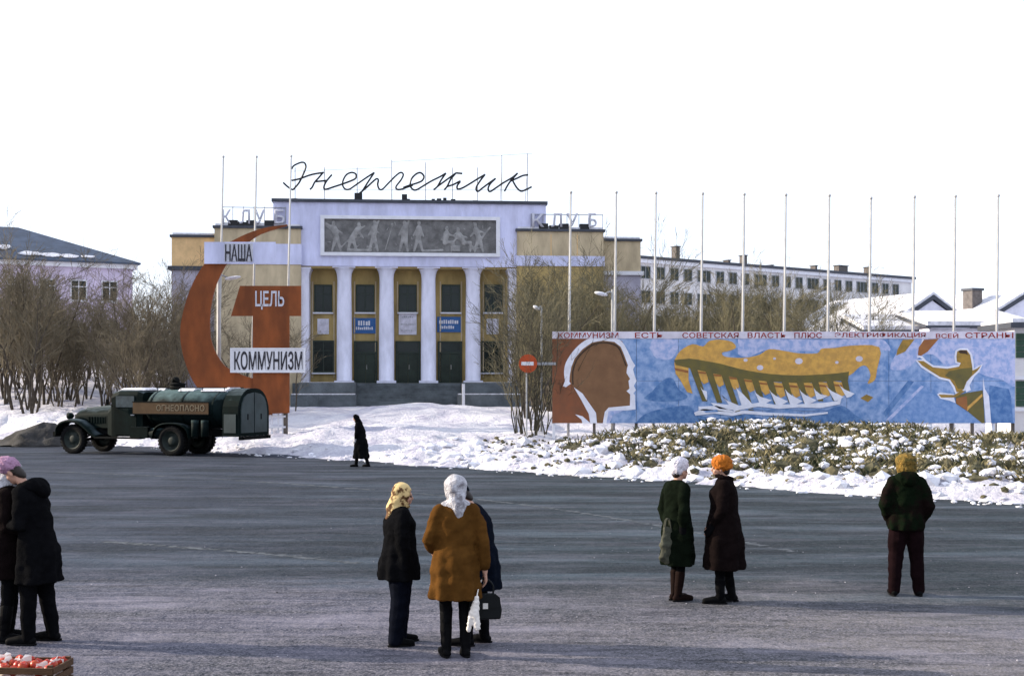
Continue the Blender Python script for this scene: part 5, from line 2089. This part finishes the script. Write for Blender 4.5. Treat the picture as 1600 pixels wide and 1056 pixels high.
    for (y0, y1) in ((-.86, -.03), (.03, .86)):
        yo, yi = (y0, y1) if abs(y0) > abs(y1) else (y1, y0)
        sg = 1 if yo > 0 else -1
        pl = [(yi, .84), (yo, .84), (yo, 1.62), (yo - sg * .06, 1.88), (yo - sg * .2, 2.08), (yo - sg * .42, 2.20), (yi, 2.26)]
        d = yz_prism(MB(), pl, -2.785, -2.752).build('cabinet_door', M['truck_grey'], cb)
        MB().box(-2.80, -2.786, (y0 + y1) / 2 - .03, (y0 + y1) / 2 + .03, 1.3, 1.5).build('handle', M['chassis'], d)
    sd_ = MB().box(-2.68, -2.2, 1.041, 1.06, .85, 1.5).build('side_door', M['truck_grey'], cb)
    # boxes and bottles hung under the tank
    mb = MB()
    mb.box(1.0, 1.75, .62, 1.0, .62, 1.02)
    mb.build('tool_box', M['truck'], t)
    mb = MB()
    mb.tube([(.95, .8, .78), (.35, .8, .78)], .2, 14)
    mb.build('air_bottle', M['truck_tank'], t, True)
    for x in (-1.0, -1.4):
        q = MB()
        q.tube([(x, 1.0, .7), (x, 1.0, 1.28)], .14, 12)
        q.build('extinguisher', M['truck_tank'], t, True)
    for s in (1, -1):
        mb = MB()
        path = catmull([(-.78, 0, .62), (-.66, 0, .98), (-.3, 0, 1.16), (.3, 0, 1.16), (.66, 0, .98), (.78, 0, .62)], 3)
        vs = []
        for p in path:
            vs += [(p.x, s * .5, p.z), (p.x, s * 1.08, p.z), (p.x, s * 1.09, p.z - .05)]
        mb.add(vs, [(i * 3 + k, i * 3 + k + 1, i * 3 + 4 + k, i * 3 + 3 + k) for i in range(len(path) - 1) for k in range(2)])
        w = mb.build('mudguard', M['truck'], t, True)
        md = w.modifiers.new('thick', 'SOLIDIFY')
        md.thickness = .02
    mb = MB()
    mb.box(-2.85, -2.76, -1.0, 1.0, .60, .72)
    for s in (1, -1):
        mb.box(-2.9, -2.86, s * .8 - .08, s * .8 + .08, .62, .72)
    mb.build('rear_bumper', M['chassis'], t)
    return t


truck()


# ------------------------------------------------------------------ people
def rotx(v, a):
    c, s = math.cos(a), math.sin(a)
    return Vector((v[0], v[1] * c - v[2] * s, v[1] * s + v[2] * c))


def rotz(v, a):
    c, s = math.cos(a), math.sin(a)
    return Vector((v[0] * c - v[1] * s, v[0] * s + v[1] * c, v[2]))


def person(label, px, pfoot, ptop, face, coat_m, hem=.72, flare=1.0, hat=None, hat_m=None, trousers=None, legw=1.0, boots=None, boot_h=.30,
           armL=None, armR=None, lean=0.0, yaw=0.0, pitch=0.0, footL=None, footR=None, collar=None, sleeve=1.0, width=1.0, d=None, seed=1, hatgap=.0, glove=M['black_cloth'], hood=False,
           depth=1.0, hunch=0.0):
    """a standing figure; local frame: faces +Y, X to its right; hem, boots in metres for a 1.70 m figure"""
    d = d or CAM_H * F / (pfoot - 600)
    x = (px - 800) / F * d
    Hh = (pfoot - ptop) * d / F - hatgap
    S = Hh / 1.70
    t = thing('person', label, 'person', (x, d, 0), face)
    V_ = Vector
    ft = {-1: V_(footL or (-.10, 0, 0)), 1: V_(footR or (.10, 0, 0))}
    hip = {s: V_((s * .09, 0, .90)) for s in (-1, 1)}
    knee, ank = {}, {}
    for s in (-1, 1):
        ank[s] = ft[s] + V_((0, -.02, .09))
        knee[s] = hip[s].lerp(ank[s], .50) + V_((0, .025, 0))
    arms = {-1: armL or [(-.235, -.03, 1.11), (-.22, .05, .86)], 1: armR or [(.235, -.03, 1.11), (.22, .05, .86)]}
    sh = {s: V_((s * .172, -.005, 1.385)) for s in (-1, 1)}
    hc = V_((0, .03, 1.585))

    def headT(v):
        v = rotz(rotx(v, -pitch), yaw)
        return V_((v.x, v.y + .03, v.z)) + V_((0, .05 * pitch, 1.50))

    def T(c):
        z = c[2]
        k = max(0, z - .85)
        return V_((c[0], c[1] + lean * k + hunch * max(0, z - 1.1) ** 2, z)) * S

    def fin(me):
        for v in me.vertices:
            v.co = T(v.co)
        me.update()
        return me
    # body: one continuous skin
    mb = MB()
    mb.loft([(0, 0, .80, .10, .08), (0, 0, .86, .155, .105), (0, 0, .98, .15, .10), (0, .0, 1.10, .135, .095), (0, 0, 1.25, .16, .105), (0, -.005, 1.36, .165, .095), (0, -.005, 1.43, .09, .065), (0, 0, 1.47, .05, .05)])
    for s in (-1, 1):
        mb.chain([hip[s], knee[s], ank[s] + V_((0, 0, -.03))], [.085 * min(1, legw), .058 * min(1, legw), .042 * min(1, legw)])
        e, w = V_(arms[s][0]), V_(arms[s][1])
        mb.chain([sh[s], e, w], [.045, .040, .029])
        # hand: palm, four fingers, thumb
        dr = (w - e).normalized()
        side = V_((0, 1, 0)) if abs(dr.y) < .8 else V_((0, 0, 1))
        side = (side - dr * side.dot(dr)).normalized()
        nrm = dr.cross(side).normalized()
        if nrm.x * s > 0:
            nrm = -nrm                      # palm side, towards the body
        pc = w + dr * .05
        for k in (-1, 0, 1):
            mb.chain([w + side * k * .012, w + dr * .085 + side * k * .026], [.019, .016], 8)
        for k, L in enumerate((.068, .078, .072, .056)):
            b = w + dr * .088 + side * (.033 - .022 * k)
            m_ = b + dr * L * .55 + nrm * .012
            e_ = m_ + dr * L * .30 + nrm * .028
            mb.chain([b - dr * .03, b, m_, e_], [.0095, .0095, .0088, .0075], 7)
        tb = w + dr * .03 + side * .022
        mb.chain([tb, tb + dr * .035 + side * .026 + nrm * .012, tb + dr * .065 + side * .030 + nrm * .026], [.013, .011, .009], 7)
    # head and neck
    hb = MB()
    hb.ball((0, -.008, .105), (.074, .093, .092), 20, 12)
    hb.ball((0, .028, .045), (.056, .060, .070), 16, 10)
    hb.ball((0, .070, .005), (.030, .022, .022), 12, 8)
    hb.chain([(0, .088, .085), (0, .108, .048), (0, .098, .042)], [.010, .014, .012], 8)
    hb.chain([(-.02, .086, .018), (0, .093, .018), (.02, .086, .018)], [.007, .009, .007], 8)
    hb.chain([(-.036, .074, .094), (0, .088, .097), (.036, .074, .094)], [.010, .009, .010], 8)
    for s in (-1, 1):
        hb.ball((s * .075, -.005, .06), (.012, .022, .034), 10, 6)
        hb.ball((s * .032, .066, .042), (.022, .02, .022), 10, 6)
    for i in range(len(hb.v)):
        hb.v[i] = tuple(headT(V_(hb.v[i])))
    mb.v, n0 = mb.v, len(mb.v)
    mb.add(hb.v, hb.f)
    mb.chain([(0, -.005, 1.40), headT(V_((0, -.01, .03)))], [.058, .052])
    body = link('body', fin(remesh(mb, .0085, 2)), M['skin'], t)
    ey = MB()
    for s in (-1, 1):
        c = headT(V_((s * .031, .080, .074)))
        ey.ball(tuple(T(c)), .0105 * S, 8, 6)
    ey.build('eyes', M['eye'], body, True)
    # hair at brow, temples and nape
    hm = MB()
    hm.ball((0, -.022, .108), (.080, .092, .094), 18, 10)
    hm.ball((0, -.055, .05), (.066, .055, .07), 14, 8)
    for i in range(len(hm.v)):
        hm.v[i] = tuple(headT(V_(hm.v[i])))
    link('hair', fin(remesh(hm, .011, 2)), M['hair'], t)
    # trousers / stockings and footwear
    tm_ = trousers or M['black_cloth']
    tr = MB()
    tr.loft([(0, 0, .78, .12, .09), (0, 0, .86, .175, .125), (0, 0, .99, .165, .115), (0, 0, 1.03, .15, .10)])
    for s in (-1, 1):
        tr.chain([hip[s] + V_((0, 0, .02)), hip[s].lerp(knee[s], .5), knee[s], knee[s].lerp(ank[s], .5), ank[s] + V_((0, 0, -.02))], [.108, .098 * legw, .080 * legw, .072 * legw, .062 * legw])
    me = remesh(tr, .013, 3)
    displace(me, lambda c: .010 * mnoise.noise(V_((c[0] * 9, c[1] * 9 + seed, c[2] * 14))))
    link('trousers', fin(me), tm_, t)
    for s in (-1, 1):
        b = MB()
        f = ft[s]
        dirv = V_((s * .12, 1, 0)).normalized()
        up = knee[s] - ank[s]
        tp = ank[s] + up * ((boot_h - .09) / up.z)
        b.chain([tp, ank[s].lerp(tp, .45), ank[s] + V_((0, -.005, .0))], [.080 * min(legw, .9) if boot_h < .2 else .062, .056, .047])
        b.chain([f + V_((0, -.055, .042)), f + dirv * .06 + V_((0, 0, .045)), f + dirv * .155 + V_((0, 0, .034))], [.042, .046, .036])
        me = remesh(b, .011, 2)
        for v in me.vertices:
            if v.co.z < .012:
                v.co.z = .004
        me.update()
        bo = link('boot', fin(me), boots or M['boot'], t)
        so = MB()
        so.loft([(f.x + dirv.x * .05, f.y + .045, .001, .042, .148), (f.x + dirv.x * .05, f.y + .045, .02, .044, .15)], 18)
        link('sole', fin(so.mesh('sole')), M['rubber'], bo)
    # coat with sleeves, folds towards the hem
    c = MB()
    wv = width
    rings = [(0, -.01, 1.475, .060, .058), (0, -.01, 1.455, .105, .080), (0, -.008, 1.43, .150 * wv, .095), (0, -.006, 1.39, .188 * wv, .110), (0, 0, 1.30, .200 * wv, .128 * depth), (0, 0, 1.18, .192 * wv, .130 * depth), (0, 0, 1.06, .188 * wv, .128 * depth)]
    zb = 1.06
    if hem < 1.0:
        steps = 7
        for i in range(1, steps + 1):
            k = i / steps
            z = zb + (hem - zb) * k
            q = min(1, (zb - z) / .2)
            rings.append((0, -.005 * k, z, (.188 + .030 * q) * wv * (1 + (flare - 1) * k), (.128 + .030 * q) * depth * (1 + (flare - 1) * k)))
    c.loft(rings, 36)
    for s in (-1, 1):
        e, w = V_(arms[s][0]), V_(arms[s][1])
        dd = (w - e).normalized()
        c.chain([sh[s] + V_((-s * .02, 0, -.01)), sh[s].lerp(e, .5), e, e.lerp(w, .55), w - dd * .055], [.078 * sleeve, .072 * sleeve, .066 * sleeve, .060 * sleeve, .050 * sleeve])
    me = remesh(c, .013, 5)
    rrs = random.Random(seed)
    nf, ph = rrs.choice((7, 8, 9)), rrs.uniform(0, 6)

    def folds(p):
        z = p[2]
        a_ = math.atan2(p[1], p[0])
        low = max(0, min(1, (1.1 - z) / max(.2, 1.1 - hem)))
        f1_ = .017 * low * math.sin(a_ * nf + ph + 1.6 * mnoise.noise(V_((p[0] * 3, p[1] * 3, z * 2.5 + seed))))
        n1 = .017 * mnoise.noise(V_((p[0] * 6 + seed + z * 3, p[1] * 6, z * 9 - p[0] * 5))) + .006 * mnoise.noise(V_((p[0] * 20 + seed, p[1] * 20, z * 26)))
        return f1_ + n1
    displace(me, folds, True)
    ct = link('coat', fin(me), coat_m, t)
    if collar:
        k = MB()
        n = 14
        pts = [(.088 * math.cos(6.2832 * i / n), -.005 + .082 * math.sin(6.2832 * i / n), 1.465 + .02 * math.cos(6.2832 * i / n - 1.57)) for i in range(n + 1)]
        k.chain(pts, [.030] * (n + 1), 10)
        me = remesh(k, .011, 2)
        displace(me, lambda p: .007 * mnoise.noise(V_(p) * 35))
        link('collar', fin(me), collar, ct)
    if hood:
        k = MB()
        k.chain([(-.12, -.02, 1.43), (-.07, -.12, 1.45), (.07, -.12, 1.45), (.12, -.02, 1.43)], [.045, .07, .07, .045], 12)
        k.ball((0, -.13, 1.42), (.11, .07, .09), 14, 8)
        me = remesh(k, .013, 3)
        displace(me, lambda p: .008 * mnoise.noise(V_(p) * 22))
        link('hood', fin(me), coat_m, ct)
    # headgear
    if hat:
        k = MB()
        if hat == 'beret':
            k.ball((0, -.012, .135), (.108, .122, .080), 20, 12)
            k.ball((0, -.02, .115), (.100, .112, .055), 20, 10)
        elif hat == 'fur':
            k.ball((0, -.015, .140), (.110, .122, .090), 20, 12)
            k.ball((0, -.03, .10), (.112, .112, .075), 18, 10)
        elif hat == 'ushanka':
            k.ball((0, -.015, .135), (.128, .138, .100), 20, 12)
            k.ball((0, -.035, .06), (.125, .105, .10), 18, 10)
        elif hat == 'tall':
            k.ball((0, -.02, .150), (.102, .120, .105), 20, 12)
            k.ball((0, -.05, .085), (.092, .085, .075), 18, 10)
        elif hat in ('kerchief', 'shawl'):
            g_ = .012 if hat == 'kerchief' else .024
            k.ball((0, -.018, .108), (.086 + g_, .098 + g_, .098 + g_), 22, 12)
            k.ball((0, -.03, .03), (.078 + g_, .075 + g_, .095), 20, 10)
            k.ball((0, .035, -.03), (.055, .055, .035), 16, 8)
            k.chain([(0, -.05, .02), (0, -.10, -.06), (0, -.14, -.17)], [.090, .078, .030], 12)
            k.chain([(0, -.04, .03), (.05, -.10, -.09), (.03, -.15, -.15)], [.08, .04, .02], 10)
            if hat == 'shawl':
                k.chain([(-.09, -.04, -.07), (0, -.09, -.06), (.09, -.04, -.07)], [.055, .075, .055], 12)
                k.chain([(-.07, .05, -.07), (0, .08, -.08), (.07, .05, -.07)], [.045, .05, .045], 12)
        elif hat == 'scarfhat':
            k.ball((0, -.015, .125), (.094, .108, .092), 20, 12)
        for i in range(len(k.v)):
            k.v[i] = tuple(headT(V_(k.v[i])))
        me = remesh(k, .0105, 2)
        if hat in ('kerchief', 'shawl'):
            # open the front for the face
            am = .006
            displace(me, lambda p: .0035 * math.sin(p[2] * 60 + 30 * p[0] - 18 * p[1]) + .008 * mnoise.noise(V_(p) * 15))
        else:
            displace(me, lambda p: .010 * mnoise.noise(V_(p) * 38) + .006 * mnoise.noise(V_(p) * 90))
        if hat in ('kerchief', 'shawl'):
            bm = bmesh.new()
            bm.from_mesh(me)
            kill = []
            for v in bm.verts:
                q = rotx(rotz(v.co - V_((0, .05 * pitch, 1.50)) - V_((0, .03, 0)), -yaw), pitch)
                if q.y > .060 and -.02 < q.z < .135 and abs(q.x) < .060:
                    kill.append(v)
            bmesh.ops.delete(bm, geom=kill, context='VERTS')
            bm.to_mesh(me)
            bm.free()
        link({'kerchief': 'kerchief', 'shawl': 'shawl'}.get(hat, 'hat'), fin(me), hat_m, t)
    if glove:
        for s in (-1, 1):
            e, w = V_(arms[s][0]), V_(arms[s][1])
            dr = (w - e).normalized()
            k = MB()
            k.chain([w - dr * .03, w + dr * .04, w + dr * .10], [.042, .048, .042], 12)
            k.chain([w + dr * .02 + V_((0, .03, 0)), w + dr * .07 + V_((0, .055, 0))], [.02, .016], 8)
            link('mitten', fin(remesh(k, .009, 2)), glove, t)
    return t, S, T, arms


LEFT, RIGHT, AWAY = R(90), R(-90), 0.0
front_fold = ([(-.22, .06, 1.12), (-.05, .20, 1.05)], [(.22, .06, 1.12), (.05, .20, 1.02)])

person('person in long dark coat and pale headscarf cut off by the photo edge', 14, 1001, 719, R(-80), M['brownblack_cloth'], hem=.60, flare=1.05, hat='kerchief', hat_m=M['white_wool'],
       armL=[(-.24, .02, 1.10), (-.17, .22, 1.06)], armR=[(.24, .02, 1.10), (.14, .24, 1.05)], legw=.8, boot_h=.33, seed=3)
person('person in a pink fluffy hat and long black coat bowing the head', 60, 1004, 715, R(82), M['black_cloth'], hem=.56, flare=1.15, hat='beret', hat_m=M['pink_fur'],
       armL=[(-.23, .04, 1.10), (-.10, .24, 1.10)], armR=[(.23, .04, 1.10), (.08, .23, 1.12)], lean=.10, pitch=.45, hunch=.45, legw=1.0, boot_h=.32, footL=(-.11, .06, 0), footR=(.12, -.06, 0), hood=True, seed=4, depth=1.04, sleeve=1.02, width=1.0)
person('person in a yellow patterned kerchief, short black jacket and dark trousers', 624, 1006, 756, R(-72), M['black_cloth'], hem=.70, flare=1.05, hat='kerchief', hat_m=M['kerchief'], trousers=M['denim'],
       armL=[(-.24, -.02, 1.10), (-.20, .03, .85)], armR=[(.24, -.02, 1.10), (.20, .04, .85)], legw=1.32, boot_h=.16, footL=(-.11, .05, 0), footR=(.11, -.05, 0), seed=5, pitch=.08, width=1.15, depth=1.32, sleeve=1.12)
pD, SD, TD, aD = person('person in a camel brown coat and white woollen shawl seen from behind', 712, 1025, 745, R(14), M['camel_cloth'], hem=.55, flare=1.12, hat='shawl', hat_m=M['white_wool'],
       armL=[(-.25, .02, 1.10), (-.19, .18, .98)], armR=[(.255, -.05, 1.10), (.275, -.04, .80)], glove=False, legw=.8, boot_h=.42, footL=(-.09, .02, 0), footR=(.09, -.01, 0), seed=6, width=1.0, depth=1.12, sleeve=1.04)
person('person in a navy coat mostly hidden behind the camel brown coat', 750, 1006, 752, R(75), M['navy_cloth'], hem=.58, flare=1.06, hat='scarfhat', hat_m=M['navy_cloth'],
       armL=[(-.23, .03, 1.10), (-.14, .18, 1.0)], armR=[(.23, .03, 1.10), (.16, .18, .98)], legw=.9, boot_h=.35, hunch=.5, pitch=.2, seed=7, depth=1.25, lean=.06, footL=(-.12, .12, 0))
person('person in a tall white fur hat and dark green coat facing the orange hat', 1058, 938, 720, R(-62), M['green_cloth'], hem=.44, flare=1.12, hat='tall', hat_m=M['white_fur'],
       armL=[(-.24, -.04, 1.10), (-.20, .02, .86)], armR=[(.26, -.10, 1.10), (.20, -.06, .90)], legw=.72, boots=M['boot_brown'], boot_h=.34, footL=(-.05, .02, 0), footR=(.05, 0, 0), seed=8, pitch=.12, depth=1.08)
person('person in a bright orange hat and ankle-length black brown coat', 1131, 941, 714, R(80), M['brownblack_cloth'], hem=.40, flare=1.2, hat='fur', hat_m=M['orange_wool'],
       armL=[(-.23, .02, 1.10), (-.17, .13, .90)], armR=[(.23, .02, 1.10), (.17, .13, .90)], legw=.85, boot_h=.30, footL=(-.10, .06, 0), footR=(.10, -.07, 0), seed=9, pitch=.05, depth=1.28, width=1.08, collar=M['brownblack_cloth'])
person('person in a yellow-brown fur hat, dark jacket and flared maroon trousers', 1416, 930, 712, R(-6), M['darkgreen_jacket'], hem=.80, flare=.92, hat='ushanka', hat_m=M['ochre_fur'], trousers=M['maroon_cloth'],
       armL=[(-.265, -.05, 1.10), (-.19, .07, .90)], armR=[(.265, -.05, 1.10), (.19, .07, .90)], legw=1.15, boot_h=.14, footL=(-.15, 0, 0), footR=(.15, .02, 0), seed=10, width=1.10, sleeve=1.15, depth=1.1, hood=True)
person('lone person in a long black coat walking by the snowy road edge', 564, 729, 648, R(78), M['black_cloth'], hem=.27, flare=1.42, hat='kerchief', hat_m=M['black_cloth'],
       armL=[(-.23, .04, 1.12), (-.20, .12, .90)], armR=[(.24, -.06, 1.12), (.23, -.04, .84)], legw=.9, boot_h=.24, footL=(-.08, .16, 0), footR=(.08, -.20, 0), lean=.12, hunch=.2, seed=11, depth=1.15, glove=M['white_wool'])


def at_person(po, S, T, v):
    p = T(Vector(v))
    return po.location + rotz(p, po.rotation_euler.z)


# bag and white parcel in the brown coat's right hand
def handbag():
    w = at_person(pD, SD, TD, (.262, -.02, .715))
    t = thing('handbag', 'black leather handbag with a pale clasp hanging from a hand', 'handbag', (w.x + .015, w.y - .02, w.z - .36), R(8))
    t.scale = (.80, .80, .88)
    mb = MB()
    mb.prism([(-.185, .0), (.185, .0), (.20, .10), (.17, .235), (.12, .27), (-.12, .27), (-.17, .235), (-.20, .10)], -.06, .06)
    o = mb.build('bag', M['bag_black'], t)
    bv = o.modifiers.new('b', 'BEVEL')
    bv.width, bv.segments = .022, 3
    MB().prism([(-.185, .13), (.185, .13), (.172, .236), (.12, .275), (-.12, .275), (-.172, .236)], -.072, -.061).build('flap', M['bag_black'], t)
    MB().box(-.03, .03, -.082, -.073, .12, .18).build('clasp', M['brass'], t)
    mb = MB()
    mb.tube(catmull([(-.10, 0, .26), (-.10, 0, .36), (-.05, 0, .425), (.0, 0, .43), (.05, 0, .41), (.10, 0, .35), (.10, 0, .26)], 5), .011, 8)
    mb.build('handle', M['bag_black'], t, True)


handbag()
w = at_person(pD, SD, TD, (.15, -.17, .62))
t = thing('paper_parcel', 'narrow crumpled white parcel hanging beside the black handbag', 'parcel', (w.x, w.y, w.z - .34))
mb = MB()
mb.chain([(0.02, 0, .02), (.0, 0, .16), (.02, 0, .30)], [.032, .040, .022], 10)
mb.chain([(-.06, 0.01, .0), (-.03, 0, .15), (.01, 0, .30)], [.022, .028, .018], 10)
me = remesh(mb, .009, 1)
displace(me, lambda p: .008 * mnoise.noise(Vector(p) * 45))
link('wrapping', me, M['paper'], t)
mb = MB()
hnd = at_person(pD, SD, TD, (.25, -.03, .735)) - t.location
mb.tube([(.015, 0, .30), (hnd.x * .5, hnd.y * .5, .38), tuple(hnd)], .006, 5)
mb.build('string', M['paper'], t)
# olive bag held behind the green coat
x = (1042 - 800) / F * 15.0
t = thing('olive_shopping_bag', 'limp olive grey shopping bag held at the side of the dark green coat', 'bag', (x, 14.95, .50), R(15))
mb = MB()
mb.chain([(0, 0, .03), (0, 0, .18), (0, 0, .34)], [.085, .095, .055], 12)
mb.chain([(-.03, 0, .03), (.04, 0, .03)], [.07, .07], 12)
me = remesh(mb, .012, 2)
for v in me.vertices:
    v.co.y *= .6
displace(me, lambda p: .02 * mnoise.noise(Vector(p) * 14) + .006 * mnoise.noise(Vector(p) * 40))
link('bag', me, M['olive_bag'], t)
mb = MB()
for s in (-1, 1):
    mb.tube(catmull([(-.04, s * .02, .34), (-.02, s * .015, .46), (.02, s * .012, .47), (.04, s * .02, .34)], 4), .008, 6)
mb.build('handles', M['olive_bag'], t)


# ------------------------------------------------------------------ crate of apples, bottom left corner
def crate():
    d = 10.2
    x1 = (86 - 800) / F * d
    L = .62
    Wd = .40
    t = thing('wooden_crate', 'wooden slatted crate filled with red fruit in the bottom left corner', 'crate', (x1 - L / 2, d + Wd / 2, 0), R(-4))
    z1 = .28
    n = 4
    for s in (-1, 1):
        for i in range(n):
            z0 = .03 + i * z1 / n
            MB().box(-L / 2, L / 2, s * Wd / 2 - .008, s * Wd / 2 + .008, z0, z0 + z1 / n - .018).build('slat', M['crate_wood'], t)
            MB().box(s * L / 2 - .008, s * L / 2 + .008, -Wd / 2 + .0085, Wd / 2 - .0085, z0, z0 + z1 / n - .018).build('slat', M['crate_wood'], t)
        for q in (-1, 1):
            MB().box(s * (L / 2 - .03) - .018, s * (L / 2 - .03) + .018, q * (Wd / 2 - .03) - .018, q * (Wd / 2 - .03) + .018, .0, z1 + .03).build('corner_post', M['crate_wood'], t)
    MB().box(-L / 2 + .01, L / 2 - .01, -Wd / 2 + .01, Wd / 2 - .01, .0, .03).build('bottom', M['crate_wood'], t)
    MB().box(-L / 2 + .02, L / 2 - .02, -Wd / 2 + .02, Wd / 2 - .02, .031, .19).build('packing', M['paper'], t)
    # fruit, and the white wrapping papers stuck between
    mb = MB()
    prof = [(0, .030), (.010, .034), (.026, .040), (.037, .022), (.040, 0), (.034, -.022), (.018, -.037), (0, -.034)]
    nn = 14
    vs = [(max(r, .0005) * math.cos(6.2832 * k / nn), max(r, .0005) * math.sin(6.2832 * k / nn), z) for r, z in prof for k in range(nn)]
    fs = [(i * nn + k, i * nn + (k + 1) % nn, (i + 1) * nn + (k + 1) % nn, (i + 1) * nn + k) for i in range(len(prof) - 1) for k in range(nn)]
    mb.add(vs, fs)
    am = mb.mesh('apple', True)
    rr = random.Random(2)
    base = t.location
    i = 0
    for gy in range(5):
        for gx in range(8):
            if (gx + gy * 3) % 4 == 1:
                continue
            lx = -L / 2 + .055 + gx * .073 + rr.uniform(-.006, .006)
            ly = -Wd / 2 + .055 + gy * .073
            p = rotz((lx, ly, 0), R(-4))
            o = link('apple', am, M['apple'], None, (base.x + p.x, base.y + p.y,   .255 + rr.uniform(-.008, .03)))
            o.rotation_euler = (rr.uniform(-.7, .7), rr.uniform(-.7, .7), rr.uniform(0, 6))
            tag(o, 'red apple among white papers in the crate at the photo corner', 'apple', 'red apples in the wooden crate')
    for k in range(16):
        lx, ly = rr.uniform(-L / 2 + .06, L / 2 - .05), rr.uniform(-Wd / 2 + .05, Wd / 2 - .05)
        a = rr.uniform(0, 3.14)
        w_, h_ = rr.uniform(.03, .05), rr.uniform(.05, .09)
        dx, dy = math.cos(a) * w_, math.sin(a) * w_
        z = .25
        vs = [(lx - dx, ly - dy, z), (lx + dx, ly + dy, z), (lx + dx * .9 + rr.uniform(-.03, .03), ly + dy * .9, z + h_), (lx + rr.uniform(-.02, .02), ly + rr.uniform(-.02, .02), z + h_ * 1.15), (lx - dx * .8, ly - dy * .8 + rr.uniform(-.03, .03), z + h_ * .9)]
        po = MB().add(vs, [(0, 1, 2, 3, 4)]).build('wrapping_paper', M['paper'], t)
        po.modifiers.new('s', 'SOLIDIFY').thickness = .002


crate()
